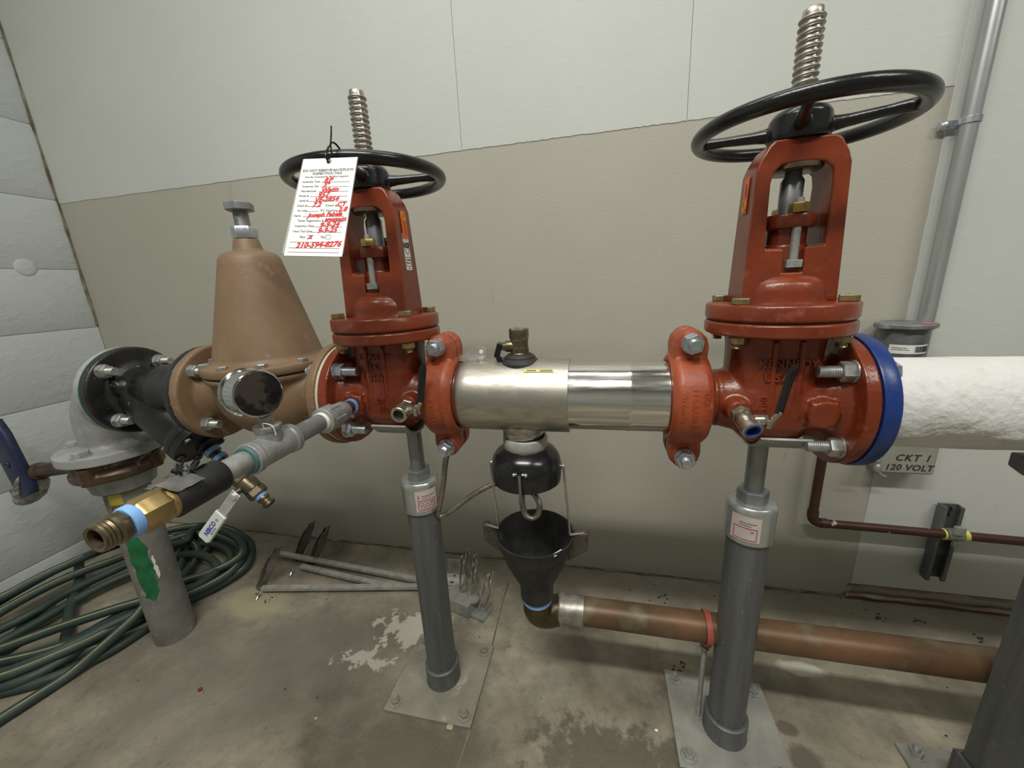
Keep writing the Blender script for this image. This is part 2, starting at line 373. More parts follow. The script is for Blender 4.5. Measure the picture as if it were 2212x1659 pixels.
for i in range(len(zs)-1):
    b = B(); y1 = WY-.004 if i > 5 else WY-.001
    z0 = max(zs[i]+.0006, .001)
    m_ = 24; rg = []
    for k in range(m_+1):
        y = FY+.01+(y1-FY-.01)*k/m_; e = random.uniform(-.0008, .0008)
        rg.append([V((LX-.007, y, z0)), V((LX-.003+e*.4, y, z0)), V((LX+e*.4, y, z0+.006)), V((LX+e*.4, y, zs[i+1]-.0066)), V((LX-.0025+e*.4, y, zs[i+1]-.0006)), V((LX-.007, y, zs[i+1]-.0006))])
    b.rings(rg); obj('board', b, leftwall, wl, angle=50)
b = B(); b.lathe((LX, .290, 1.017), (1, 0, 0), [(-.004, .026), (.001, .026), (.003, .023), (.0025, .015), (.0035, .008), (.0035, .0)], 28)
obj('plug_patch', b, leftwall, wl, label='round plug patch pressed into the left wall')
b = B(); pts = [V((LX+.003, WY-.003, z)) for z in [.82+.04*i for i in range(54)]]
b.tube(pts, [random.uniform(.002, .0055) for _ in pts], 8, sub=2); tr = struct('trim_1', b, grimeseam)
tr['label'] = 'brown grimy open joint in the corner of the back and left walls'
b = B(); pts = [V((x, WY-.006+random.uniform(-.002, .002), .012+random.uniform(-.002, .003))) for x in [.672+.03*i for i in range(84)]]
b.tube(pts, [random.uniform(.004, .0065) for _ in pts], 8, sub=2)
pts = [V((x, WY-.002, .040)) for x in [.676+.05*i for i in range(50)]]; b.tube(pts, [random.uniform(.003, .0045) for _ in pts], 6, sub=2)
struct('trim_2', b, pinkcaulk)
b = B(); pts = [V((x, WY-.002+random.uniform(-.001, .001), .002)) for x in [LX+.02+.022*i for i in range(112)]]
b.tube(pts, [random.choice([.0015, .003, .005]) for _ in pts], 6, sub=1); struct('trim_3', b, grimeseam)
jp = [fl(1098, 1256), fl(1085, 1310), fl(1062, 1398), fl(1040, 1480), fl(1012, 1588), fl(985, 1670), fl(960, 1760)]
b = B(); b.tube([p+V((random.uniform(-.002, .002), 0, -.0006)) for p in jp], .0018, 6, sub=3); obj('slab_joint', b, grimeseam, fo, label='thin dirty joint line across the concrete')
AZ = .704          # height of the pipe axis
# ---------------------------------------------------------------- flange helpers
def bolt(b, p, d, rh=.0125, hn=.012, rs=.008, ls=.022, ph=0.):
    d = V(d).normalized(); p = V(p)
    b.lathe(p, d, [(0, rh*1.12), (.0018, rh*1.12)], 20)
    b.hex(p+d*.0018, d, rh, hn, ph); b.thread(p+d*(.0018+hn), d, rs, ls, .0026, .0008)
def flange_bolts(parent, xr, dr, m, n=4, ph0=45, rb=.0762, name='flange_bolt', **k):
    for i in range(n):
        a = math.radians(ph0+360*i/n)
        b = B(); bolt(b, (xr, rb*math.cos(a), AZ+rb*math.sin(a)), (dr, 0, 0), ph=random.random(), **k)
        obj(name, b, m, parent, angle=30)
# ================================================================ gate valves
def gate_valve(x0, s, label, body_txt):
    t = thing('gate_valve', (x0, 0, AZ), label, 'valve', 'red gate valves')
    X = lambda u: x0+s*u
    # body: oval vertical shell, run pipe, flared necks, flange
    b = B(); R = []
    for z, rx, ry in ((.806, .062, .050), (.78, .060, .050), (.74, .059, .0545), (.70, .057, .0595), (.675, .053, .058), (.655, .046, .048), (.642, .034, .034), (.636, .018, .018)):
        ring = []
        for k in range(32):
            a = 2*PI*k/32; c, q = math.cos(a), math.sin(a)
            c = math.copysign(abs(c)**.72, c); q = math.copysign(abs(q)**.72, q)
            ring.append(V((X(rx*c), ry*q, z)))
        R.append(ring)
    b.rings(R)
    b.lathe((X(-.098), 0, AZ), (s, 0, 0), [(0, .0445), (.014, .0445), (.0145, .041), (.022, .041), (.0225, .0445), (.030, .0445), (.052, .050), (.066, .058), (.13, .058), (.15, .056), (.166, .060), (.176, .070), (.177, .094), (.1935, .094)], 48)
    b.cyl((X(-.055), -.035, AZ-.002), (X(-.055), -.062, AZ-.004), .019, .016)             # test port boss
    b.cyl((X(.047), -.035, AZ-.002), (X(.047), -.068, AZ-.004), .021, .0195)                # second boss
    b.box((X(.047), -.052, AZ-.004), (.034, .026, .036))
    for u in (-.036, .036): b.box((X(u*.45), -.053, .745), (.006, .012, .11))
    body = obj('body', b, red, t, remesh=.0022, smooth=5)
    for txt, size, u, v, ang, sp in body_txt:
        tb = B()
        ca, sa = math.cos(math.radians(ang)), math.sin(math.radians(ang))
        def f(a, c, w_, u=u, v=v, ca=ca, sa=sa):
            xx = u+a*ca-c*sa; zz = v+a*sa+c*ca
            k = min(1, abs(xx)/.060); yy = -(.0525+.007*max(0, min(1, (.80-zz)/.10)))*(1-k**2.78)**.36
            return (x0+xx, yy-.0002-w_, zz)
        text(tb, txt, size, f, .003, space=sp, bold=.0003)
        obj('cast_lettering', tb, red, body)
    b = B(); b.lathe((x0, 0, .806), (0, 0, 1), [(0, .088), (.002, .0925), (.017, .0925), (.019, .090)], 72, sc=(1, 1)); obj('body_flange', b, red, t, bevel=.002)
    b = B(); b.lathe((x0, 0, .8245), (0, 0, 1), [(0, .0885), (.003, .0885)], 64); obj('gasket', b, gasket, t)
    # bonnet with dome and yoke
    b = B(); b.lathe((x0, 0, .827), (0, 0, 1), [(0, .090), (.002, .0925), (.019, .0925), (.0225, .090)], 72)
    bo = obj('bonnet_flange', b, red, t, bevel=.002)
    b = B(); b.lathe((x0, 0, .838), (0, 0, 1), [(0, .064), (.008, .060), (.016, .0575), (.028, .0560), (.037, .0525), (.043, .046), (.047, .036), (.049, .018)], 48, sc=(.90, 1))
    b.lathe((x0, 0, .86), (0, 0, 1), [(0, .027), (.062, .026), (.066, .024)], 32)
    b.box((x0, 0, .868), (.100, .052, .05), taper=.98)
    obj('bonnet_dome', b, red, t, remesh=.002, smooth=6)
    # yoke: front outline ring bridged to window outline, extruded in y
    hw0, hw1 = .0575, .0530; D = .030
    outer = [(-hw0, .848), (-hw0+.002, .93), (-hw1, 1.018), (-hw1+.004, 1.030), (-.040, 1.046), (-.034, 1.0505), (0, 1.052), (.034, 1.0505), (.040, 1.046), (hw1-.004, 1.030), (hw1, 1.018), (hw0-.002, .93), (hw0, .848), (.020, .848), (0, .848), (-.020, .848)]
    inner = [(-.0345, .921), (-.0350, .96), (-.0350, 1.000), (-.0325, 1.013), (-.024, 1.0205), (-.015, 1.022), (0, 1.022), (.015, 1.022), (.024, 1.0205), (.0325, 1.013), (.0350, 1.000), (.0345, .921), (.0125, .920), (.0125, .889), (-.0125, .889), (-.0125, .920)]
    b = B(); N = len(outer); vs = []
    for y, k in ((-D, 1), (D, 1)):
        yo = -D if y < 0 else D
        vs += [V((x0+u, yo*(1.12-.25*(z-.848)/.2), z)) for u, z in outer]; vs += [V((x0+u, yo*(1.12-.25*(z-.848)/.2), z)) for u, z in inner]
    fs = []
    for i in range(N):
        j = (i+1) % N
        fs += [(i, j, N+j, N+i), (2*N+j, 2*N+i, 3*N+i, 3*N+j), (j, i, 2*N+i, 2*N+j), (N+i, N+j, 3*N+j, 3*N+i)]
    b.add(vs, fs)
    yoke = obj('yoke', b, red, t, bevel=.0035, seg=3)
    # gland
    b = B(); R = []
    for z in (.945, .948, .960, .963):
        e = .0015 if z in (.945, .963) else 0
        R.append([V((x0+(.032-e)*math.cos(a)*abs(math.cos(a))**.1, (.034-e)*math.sin(a), z)) for a in [2*PI*k/36 for k in range(36)]])
    b.rings(R); b.cyl((x0, 0, .92), (x0, 0, .947), .0235); obj('gland', b, red, t, bevel=.001)
    for y in (-.0265, .0265):
        b = B(); b.hex((x0+.001, y, .963), (0, 0, 1), .0115, .0115, random.random()); obj('gland_nut', b, gold, t, angle=30)
        b = B(); b.cyl((x0+.001, y, .975), (x0+.001, y, .981), .0052, .0046); b.cyl((x0+.001, y*1.05, .903), (x0+.001, y, .963), .0053)
        b.box((x0+.001, y*1.06, .8995), (.0185, .0125, .010)); obj('gland_bolt', b, galvfit, t, bevel=.0006)
    # stem
    b = B(); b.lathe((x0, 0, .955), (0, 0, 1), [(0, .0135), (.050, .0135), (.056, .0098), (.072, .0095), (.073, .0105), (.10, .0105)], 28)
    obj('stem', b, darksteel, t)
    b = B(); prof = [(0, .0108)]; z = 0.; p = .0075
    while z < .108:
        prof += [(z+.0016, .0110), (z+.0024, .0136), (z+.0040, .0144), (z+.0052, .0136), (z+.0060, .0112)]; z += p
    prof += [(z+.001, .0112), (z+.006, .0108), (z+.0075, .0085)]
    bb = B(); d = V((0, 0, 1)); seg = 28; R = []
    for q, r in prof:   # helix: shift rings so the ridge climbs
        R.append([V((x0+r*math.cos(2*PI*a/seg+PI/2), r*math.sin(2*PI*a/seg+PI/2), 1.075+q+(p*(a/seg-.5)*.55*s if 0 < q < .105 else 0))) for a in range(seg)])
    bb.rings(R); obj('threaded_stem', bb, stemsteel, t, angle=60)
    b = B(); b.lathe((x0, 0, 1.0155), (0, 0, 1), [(0, .029), (.0015, .031), (.007, .031), (.008, .024)], 40); obj('yoke_bushing', b, oldbrass, t)
    # handwheel
    hz = 1.069
    b = B(); b.torus((x0, 0, hz), (0, 0, 1), .1175, .0098, 96, 16, .95)
    b.lathe((x0, 0, 1.051), (0, 0, 1), [(0, .033), (.003, .0345), (.028, .034), (.034, .030), (.037, .024), (.038, .0135)], 40)
    for a in ((342, 72, 162, 252) if s > 0 else (15, 105, 195, 285)):
        a = math.radians(a); e = V((math.cos(a), math.sin(a), 0))
        b.tube([V((x0, 0, hz-.004))+e*.024, V((x0, 0, hz-.003))+e*.05, V((x0, 0, hz-.001))+e*.085, V((x0, 0, hz))+e*.112], [.0105, .0075, .0062, .0078], 12)
    obj('handwheel', b, black, t, remesh=.0016, smooth=3)
    for sx in (-1, 1):
        for sy in (-1, 1):
            px, py = x0+.0625*sx, .0475*sy
            b = B(); b.hex((px, py, .8495), (0, 0, 1), .0120, .0085, random.random()); obj('bonnet_bolt', b, yellowzinc, t, angle=30)
            b = B(); b.hex((px, py, .806), (0, 0, -1), .0115, .0095, random.random()); b.thread((px, py, .7965), (0, 0, -1), .0068, .007, .002)
            obj('bonnet_nut', b, yellowzinc, t, angle=30)
    flange_bolts(t, X(.078), -s, zinc if s < 0 else greybolt, rh=.0140, hn=.0135, rs=.0082, ls=.026)
    return t
gvl = gate_valve(-.372, -1, 'red gate valve on the left, inspection tag tied to its black handwheel', [('KENNEDY', .0125, -.004, .782, 0, 1.05), ('USA', .0125, -.010, .765, 0, 1.15), ('102506S', .0120, -.004, .748, -3, 1.15), ('DI', .0125, .004, .706, -2, 1.1), ('350', .0120, .008, .692, -2, 1.1)])
gvr = gate_valve(.250, 1, 'red gate valve on the right, larger in view, beside the blue flange ring', [('KENNEDY', .0150, .002, .768, 0, 1.1), ('USA 4', .0150, -.004, .749, 0, 1.2), ('300', .013, -.024, .712, 90, 1.2), ('VC', .013, .036, .705, 0, 1.)])
# stickers on the yokes (side faces)
def side_sticker(t, x, sx, z1, h, w, white):
    tilt = math.atan2(.0025, .09)
    ux = V((0, 1, 0)) if sx > 0 else V((0, -1, 0)); uy = V((-sx*tilt, 0, 1))
    f = plane_map((x+sx*.0008, 0.0, z1-h/2), ux, uy)
    b = B(); quadpatch(b, f, -w/2, w/2, -h/2, h/2)
    o = obj('orange_sticker', b, stk_orange, t, label='orange sticker with yellow ring emblem')
    ey = (h/2-w*.52) if white else (-h/2+w*.56); pz = 0 if white else h*.22
    b = B(); R = [[V(f(r*math.cos(a), ey+r*1.15*math.sin(a), ww)) for a in [2*PI*k/24 for k in range(24)]] for r, ww in ((w*.36, .0006), (w*.36, .0012), (w*.29, .0012), (w*.29, .0006))]
    b.rings(R, closed=True); text(b, 'S', w*.62, plane_map(f(0, ey, .0008), ux, uy), .0004); obj('emblem', b, stk_yellow, o)
    b = B(); text(b, 'IIIIIIII', w*.36, plane_map(f(0, -.001+pz, .0006), -uy, ux), .0003); text(b, 'IIIIIII', w*.36, plane_map(f(w*.1, -h*.28+pz*1.6, .0006), -uy, ux), .0003); obj('print', b, inkdkred, o)
    if white:
        f2 = plane_map((x+sx*.0004, 0.001, z1-h-.024), ux, uy)
        b = B(); quadpatch(b, f2, -w*.60, w*.60, -.027, .0325, round_=.003); o = obj('white_sticker', b, paper, t, label='white certification sticker')
        b = B(); text(b, 'NSF', .0125, plane_map(f2(0, .0125, .0006), ux, uy), .0004, bold=.0004)
        pts = [f2(w*.45*math.cos(a), .014+.015*math.sin(a), .0006) for a in [PI+PI*k/12 for k in range(13)]]; b.tube(pts, .0004, 5, sub=1)
        frameline(b, f2, -w*.46, w*.46, -.021, -.006, .0006, 1, .0004); text(b, 'Certified', .0036, plane_map(f2(0, -.0105, .0006), ux, uy), .0003); text(b, 'NSF/ANSI 61-G', .0024, plane_map(f2(0, -.0155, .0006), ux, uy), .0003)
        text(b, 'nsf.org', .0026, plane_map(f2(0, -.0243, .0006), ux, uy), .0003); obj('print', b, inkblack, o)
side_sticker(gvl, -.372+.0542, 1, 1.017, .043, .0175, True)
side_sticker(gvr, .250-.0542, -1, 1.015, .046, .0175, False)
f = plane_map((.250+.0552, 0, .970), (0, 1, 0), (-.03, 0, 1)); b = B(); quadpatch(b, f, -.020, .006, -.022, .018); o = obj('white_sticker', b, paper, gvr)
b = B(); text(b, 'NSF', .010, plane_map(f(-.007, .006, .0006), (0, 1, 0), (-.03, 0, 1)), .0004); obj('print', b, inkblack, o)
# ================================================================ grooved couplings
def coupling(x0, label, tb, txt_side):
    t = thing('pipe_coupling', (x0, 0, AZ), label, 'coupling', 'orange-red pipe couplings')
    for sy in (-1, 1):
        b = B(); prof = [(-.0275, .0600), (-.0275, .0665), (-.021, .0725), (-.016, .0750), (.016, .0750), (.021, .0725), (.0275, .0665), (.0275, .0600), (.012, .0585), (-.012, .0585)]
        R = []
        for k in range(31):
            a = PI*(.015+.97*k/30)-PI/2      # -90..90 around -y or +y
            R.append([V((x0+u, sy*r*math.cos(a), AZ+r*math.sin(a))) for u, r in prof])
        b.rings(R)
        for sz in (-1, 1):
            p = [(-.0225, .052), (.0225, .052), (.0245, .085), (.021, .098), (.011, .108), (0, .111), (-.011, .108), (-.021, .098), (-.0245, .085)]
            b.prism([(u, sz*v) for u, v in p], (x0, sy*.028 if sz*sy > 0 else sy*.028, AZ), (1, 0, 0), (0, 0, 1), .024*sy)
            b.lathe((x0, sy*.026, AZ+sz*.091), (0, sy, 0), [(0, .0175), (.007, .0165)], 24)
        h = obj('housing', b, orange, t, remesh=.0019, smooth=4)
        if sy < 0:
            for s_, size, off, col in txt_side:
                q = B()
                # text runs around the band; dir=-1 top to bottom, +1 bottom to top
                def f(a, c, w_, off=off):
                    xx = x0+off+(c if tb < 0 else -c); th = (-a if tb < 0 else a)/.075+col
                    r = .0750 - max(0, abs(xx-x0)-.016)*.5 + w_-.0003
                    return (xx, -r*math.cos(th), AZ+r*math.sin(th))
                text(q, s_, size, f, .0018, space=1.1)
                obj('cast_lettering', q, orange, h)
    for sz in (-1, 1):
        b = B(); z = AZ+sz*.091
        b.lathe((x0, -.033, z), (0, -1, 0), [(0, .0155), (.002, .0155)], 24); b.hex((x0, -.035, z), (0, -1, 0), .0150, .013, random.random()); b.thread((x0, -.048, z), (0, -1, 0), .0082, .009, .0022)
        b.cyl((x0, .036, z), (x0, -.036, z), .0078); b.lathe((x0, .033, z), (0, 1, 0), [(0, .016), (.008, .015), (.012, .008)], 20)
        obj('coupling_bolt', b, zinc, t, angle=30)
    return t
cpr = coupling(.133, 'orange-red pipe coupling at the right end of the steel tube', -1, [('4X3-750', .0115, .016, .10), ('114.3X88.9', .0115, .001, .05), ('Victaulic', .0125, -.0135, .07)])
cpl = coupling(-.266, 'orange-red pipe coupling at the left end of the steel body, flexible hose below it', 1, [('Victaulic', .0125, .0135, -.25), ('114.3X88.9', .0105, -.002, -.20), ('4X3-750', .0105, -.0145, -.18)])
# ================================================================ backflow body
t = thing('backflow_preventer', (-.10, 0, AZ), 'stainless steel backflow body with relief port between the two couplings', 'pipe fitting')
b = B(); b.cyl((-.262, 0, AZ), (-.225, 0, AZ), .0574, seg=64); obj('short_tube', b, polished, t, label='shiny short tube at the left end')
b = B(); b.lathe((-.236, 0, AZ), (1, 0, 0), [(0, .0576), (.003, .0600), (.009, .0616), (.020, .0622), (.185, .0628), (.189, .0628), (.1895, .0576)], 72); obj('housing', b, steel, t, angle=50)
b = B(); b.lathe((-.047, 0, AZ), (1, 0, 0), [(0, .0574), (.090, .0574), (.0925, .0580), (.096, .0582), (.0985, .0575), (.166, .0572)], 72); obj('long_tube', b, polished, t, label='polished tube with a weld bead', angle=50)
b = B(); b.lathe((-.131, 0, .757), (0, 0, 1), [(0, .036), (.006, .035), (.010, .030), (.0125, .0265), (.0135, .0265), (.016, .0255), (.0185, .0215), (.020, .019)], 40, sc=(.9, 1.)); obj('weld_boss', b, dullblack, t)
b = B(); b.lathe((-.131, 0, .600), (0, 0, 1), [(0, .034), (.030, .034), (.032, .036), (.036, .037), (.040, .036), (.044, .038), (.055, .040)], 48); obj('relief_neck', b, stemsteel, t)
cy = lambda x, a, r: (x, -r*math.sin(a), AZ+r*math.cos(a))
f = lambda u, v, w_: cy(-.094+u, math.radians(36)-v/.0628, .0632+w_)
b = B(); quadpatch(b, f, -.024, .024, -.0026, .0026, 4); o = obj('yellow_sticker', b, stk_lemon, t)
b = B(); rr = random.Random(4); u = .002
while u < .022:
    k = rr.choice([.0004, .0008]); quadpatch(b, f, u, u+k, -.0018, .0018, 1, .0006); u += k+rr.choice([.0005, .0009])
quadpatch(b, f, -.019, -.004, -.0006, .0006, 2, .0006); obj('print', b, inkblack, o)
# lifting bracket plate
b = B(); pl = [(-.243, .763), (-.243, .770), (-.212, .7875), (-.1965, .789), (-.1915, .784), (-.1905, .766)]
b.prism(pl, (0, .006, 0), (1, 0, 0), (0, 0, 1), .003); b.torus((-.200, .0045, .780), (0, 1, 0), .0042, .0012, 20, 6)
tp = thing('steel_bracket', (-.216, 0, .765), 'small grey steel bracket plate standing on the left of the steel body', 'bracket')
obj('plate', b, sheet, tp); b = B(); b.lathe((-.200, .0028, .780), (0, -1, 0), [(0, .0036), (.0008, .0036)], 16); obj('hole', b, paper, tp)
b = B(); b.lathe((-.200, -.002, .766), (0, 0, 1), [(0, .008), (.004, .007), (.006, .003)], 16); obj('rivet', b, sheet, tp)
# top test cock
t = thing('test_cock', (-.131, 0, .775), 'small brass test cock standing on top of the steel body', 'valve')
b = B(); b.lathe((-.131, 0, .774), (0, 0, 1), [(0, .0165), (.004, .0165), (.005, .0158), (.014, .0155), (.0145, .0148), (.024, .0148), (.0245, .0155), (.030, .0150)], 32)
b.hex((-.131, 0, .803), (0, 0, 1), .0165, .016, .3, ch=.05, seg=8)
b.lathe((-.131, 0, .790), (-1, -.25, 0), [(.010, .010), (.022, .0095), (.026, .007), (.031, .006)], 20); obj('body', b, oldbrass, t, angle=30)
b = B(); b.pipe((-.131, 0, .815), (0, 0, 1), [(0, .010), (.0045, .010), (.0045, .0128), (0, .0128)], 24)
for a in range(0, 360, 60): b.box((-.131+.0125*math.cos(math.radians(a)), .0125*math.sin(math.radians(a)), .8185), (.006, .006, .004))
obj('crown', b, galvfit, t)
b = B(); R_ = Matrix.Rotation(math.radians(18), 3, 'Y')
b.box((-.165, -.010, .785), (.009, .014, .026), R_, 1.); b.box((-.1645, -.010, .768), (.008, .010, .014), Matrix.Rotation(math.radians(-22), 3, 'Y')); obj('tee_handle', b, blackplastic, t, bevel=.002)
b = B(); b.tube([(-.150, -.006, .776), (-.155, -.008, .771), (-.162, -.010, .772)], .0012, 6); obj('lever_wire', b, copper, t)
# ================================================================ relief vent, funnel, rods
t = thing('relief_vent_cup', (-.128, 0, .54), 'glossy black relief vent cup clamped under the steel body', 'vent cup')
b = B(); b.pipe((-.128, 0, .545), (0, 0, 1), [(0, .0625), (.012, .0638), (.028, .0640), (.044, .0605), (.054, .054), (.060, .046), (.064, .040), (.066, .034), (.058, .036), (.044, .052), (.024, .059), (0, .0605)], 56)
b.box((-.128, -.061, .572), (.0085, .012, .034)); obj('cup', b, blackplastic, t, angle=50)
b = B(); b.pipe((-.128, 0, .607), (0, 0, 1), [(0, .0385), (.002, .0400), (.020, .0400), (.022, .0385), (.022, .0355), (0, .0355)], 48); obj('clamp_band', b, sheet, t)
b = B()
b.cyl((-.140, -.064, .583), (-.114, -.064, .583), .0022)
for x in (-.137, -.117): b.sphere((x, -.0655, .583), .0035)
obj('latch_pin', b, zinc, t)
b = B(); b.tube([(-.1275, -.0675, .583), (-.127, -.0690, .560), (-.1265, -.0680, .535), (-.126, -.0640, .522)], .0026, 8); obj('latch_rod', b, galvdark, t)
for sx, yy in ((-1, -.002), (1, -.002)):
    x = -.128+sx*.0655; b = B(); b.lathe((x, yy, .572), (sx, 0, 0), [(-.004, .003), (.001, .0045), (.004, .003)], 12); obj('pivot_screw', b, zinc, t)
t = thing('drain_funnel', (-.118, 0, .285), 'matte black iron drain funnel below the relief vent cup', 'funnel')
b = B(); b.pipe((-.118, 0, .284), (0, 0, 1), [(0, .0325), (.018, .0325), (.034, .0345), (.050, .042), (.085, .0575), (.125, .070), (.142, .0745), (.146, .0755), (.1465, .0725), (.140, .0700), (.120, .0655), (.085, .053), (.050, .038), (.030, .028), (0, .027)], 56)
obj('cone', b, dullblack, t, angle=50)
for sx in (-1, 1):
    b = B(); x = -.118+sx*.088
    b.prism([(-.014, .012), (.012, .014), (.022, -.012), (.026, -.050), (-.012, -.022)] if sx < 0 else [(-.012, .014), (.014, .012), (.012, -.022), (-.026, -.050), (-.022, -.012)], (x, .008, .425), (1, 0, 0), (0, 0, 1), .016)
    b.lathe((x+sx*.008, 0, .436), (0, 0, 1), [(0, .009), (.004, .0085)], 12); obj('ear', b, M('worn_iron_ear', (.075, .065, .052), .5, .2, c2=(.03, .027, .023), sc=40), t, bevel=.0025)
    b = B(); x1 = -.128+sx*.068; x2 = -.118+sx*.068
    b.tube([(x1, -.003, .573), ((x1*.7+x2*.3), -.006, .53), (x2*.8+x1*.2, -.010, .475), (x2, -.012, .4385)], .0021, 8, sub=3)
    b.tube([(x2, -.012, .4385), (x2+sx*.008, -.010, .4385), (x2+sx*.026, -.004, .4385)], .0021, 8, sub=2); obj('hanger_rod', b, steel, t)
b = B(); b.box((-.068, -.052, .428), (.004, .020, .004), Matrix.Rotation(-.7, 3, 'Z')); obj('paint_chip', b, whitesilicone, t)
# ================================================================ copper drain
PY = .022
t = thing('copper_drain_pipe', (-.10, PY, .24), 'thick aged copper drain pipe running low along the floor from the funnel', 'pipe')
b = B(); b.pipe((-.118, 0, .272), (0, 0, 1), [(0, .0290), (.011, .0295), (.013, .029), (.013, .026), (0, .026)], 40); obj('thread_tape', b, bluetape, t, label='light blue thread tape under the funnel')
b = B(); b.tube([(-.118, 0, .276), (-.118, 0, .262), (-.1175, .001, .250), (-.112, .005, .238), (-.100, .011, .232), (-.086, .017, .232), (-.072, .021, .235)], [.0285, .029, .0295, .0300, .0300, .0297, .0295], 32, sub=4); obj('elbow', b, coppergreen, t)
b = B(); b.lathe((-.076, .021, .2355), (1, 0, 0), [(0, .0305), (.004, .0318), (.010, .0302), (.016, .0300), (.040, .0296), (.044, .0302), (.050, .0300), (.0505, .027)], 40); obj('solder_cup', b, solder, t)
b = B(); b.cyl((-.03, .022, .236), (1.05, .022, .236), .0272, seg=48); obj('pipe', b, copper, t)
t = thing('ring_clamp', (.205, PY, 0), 'red split ring clamp on a short threaded rod under the copper pipe', 'clamp')
b = B(); b.pipe((.200, PY, .236), (1, 0, 0), [(0, .0278), (.011, .0278), (.011, .0308), (0, .0308)], 40); b.box((.2055, PY-.001, .203), (.012, .010, .012)); b.lathe((.199, PY-.006, .207), (1, 0, 0), [(0, .009), (.014, .009)], 16); obj('ring', b, clampred, t, bevel=.0008)
b = B(); b.thread((.2055, PY, .0), (0, 0, 1), .0048, .195, .004, .0008); b.hex((.2055, PY, .002), (0, 0, 1), .010, .008); b.hex((.2055, PY, .185), (0, 0, 1), .0085, .007); b.lathe((.2055, PY, 0), (0, 0, 1), [(0, .016), (.002, .016)], 20); obj('rod', b, galvfit, t, angle=30)
# ================================================================ braided relief hose
b = B(); b.tube([(-.272, -.004, .600), (-.283, -.004, .575), (-.292, -.002, .535), (-.303, 0, .490), (-.3150, .002, .452), (-.3135, .004, .443), (-.304, .006, .444), (-.280, .010, .460), (-.245, .020, .486), (-.205, .030, .507), (-.170, .030, .516), (-.145, .010, .520), (-.138, -.006, .516), (-.136, -.016, .500), (-.130, -.022, .480), (-.118, -.022, .473), (-.107, -.019, .480), (-.104, -.014, .497), (-.112, -.006, .510), (-.123, 0, .520), (-.126, 0, .560)], .0055, 12, sub=6)
h = obj('flexible_hose', b, braid, loc=(-.272, 0, .6)); tag(h, 'thin braided steel hose hanging from the left coupling and looping under the vent cup', 'hose')
# ================================================================ test ball valves on the gate valves
def ball_valve(x, s, tilt, hand, label, mk):
    t = thing('ball_valve', (x, -.06, AZ-.003), label, 'valve', 'nickel ball valves on the gate valves')
    p = V((x, -.060, AZ-.004)); d = V((tilt, -1, -.10 if x < 0 else -.38)).normalized()
    b = B(); b.hex(p, d, .0135, .008, .2); b.lathe(p+d*.008, d, [(0, .0105), (.004, .0125), (.014, .0130), (.018, .0118), (.024, .0122)], 28)
    b.pipe(p+d*.030, d, [(0, .0122), (.001, .0135), (.009, .0135), (.010, .0125), (.010, .0092), (0, .0092)], 28); st = p+d*.018
    e = V((hand, -.15, .12)).normalized(); b.cyl(st, st+e*.022, .0085, .0075); b.hex(st+e*.022, e, .0075, .005); obj('body', b, mk, t, angle=30)
    if x > 0:
        b = B(); b.pipe(p+d*.0345, d, [(0, .0100), (.0062, .0108), (.0064, .0088), (0, .0084)], 24); obj('blue_tape_ring', b, M('dark_blue_tape', (.03, .06, .32), .5), t)
    b = B(); b.lathe(p+d*.0325, d, [(0, .0095), (.0006, .0095)], 24); obj('bore', b, darkhole, t)
    k = st+e*.026
    b = B(); up = V((0, 0, 1)); q = k+V((hand*.004, 0, -.008))
    b.tube([q, k+V((hand*.006, -.004, .004)), k+V((hand*.012, -.006, .014))], [.0035, .0045, .004], 8); b.box(k+V((0, -.002, -.004)), (.006, .012, .012)); obj('lever', b, nickel, t, bevel=.0008)
    b = B(); k2 = k+V((hand*.010, -.006, .012)); top = k2+V((hand*.012 if hand > 0 else -.003, .004, .066))
    ax = (top-k2).normalized(); w_ = V((1, .25, 0)); w_ = (w_-ax*w_.dot(ax)).normalized(); n_ = ax.cross(w_); R = []
    for i in range(9):
        q = i/8; c = k2.lerp(top, q); hw = .0062*math.sqrt(max(.05, 1-max(0, (q-.8)/.2)**2)) if q > .8 else .0058
        R.append([c+w_*hw*math.cos(a)+n_*(.0028*math.sin(a)) for a in [2*PI*j/14 for j in range(14)]])
    b.rings(R); obj('handle_grip', b, blackplastic, t, label='black dipped handle grip')
ball_valve(-.372+.055, -1, .05, 1, 'nickel ball valve with black handle near the left coupling', nickel)
ball_valve(.250-.055, 1, .18, 1, 'nickel ball valve with black handle and blue bore near the right coupling', nickel)
# ================================================================ drain branch out of the left valve
t = thing('galvanized_branch_pipe', (-.419, -.2, .70), 'galvanized branch pipe with tee coming out of the left red valve', 'pipe')
BX, BZ = -.419, .700; bd = (0, -1, 0)
b = B(); b.cyl((BX, -.045, BZ), (BX, -.092, BZ), .0118); obj('nipple', b, rustbrass, t)
b = B(); b.pipe((BX, -.070, BZ), bd, [(0, .0135), (.006, .0135), (.006, .0118), (0, .0118)], 28); obj('blue_tape_ring', b, bluetape, t)
b = B(); b.pipe((BX, -.058, BZ), bd, [(0, .0165), (.006, .0165), (.006, .012), (0, .012)], 28); obj('port_ring', b, tan_gasket, t)
b = B(); b.lathe((BX, -.090, BZ), bd, [(0, .0145), (.004, .0162), (.018, .0165), (.022, .0172), (.028, .0190), (.046, .0195), (.050, .0205), (.056, .0205), (.057, .016)], 32)
for a in range(0, 360, 60): b.box((BX+.0185*math.cos(math.radians(a)), -.126, BZ+.0185*math.sin(math.radians(a))), (.004, .026, .004), Matrix.Rotation(-math.radians(a), 3, 'Y'))
obj('reducer', b, galvfit, t, bevel=.0008)
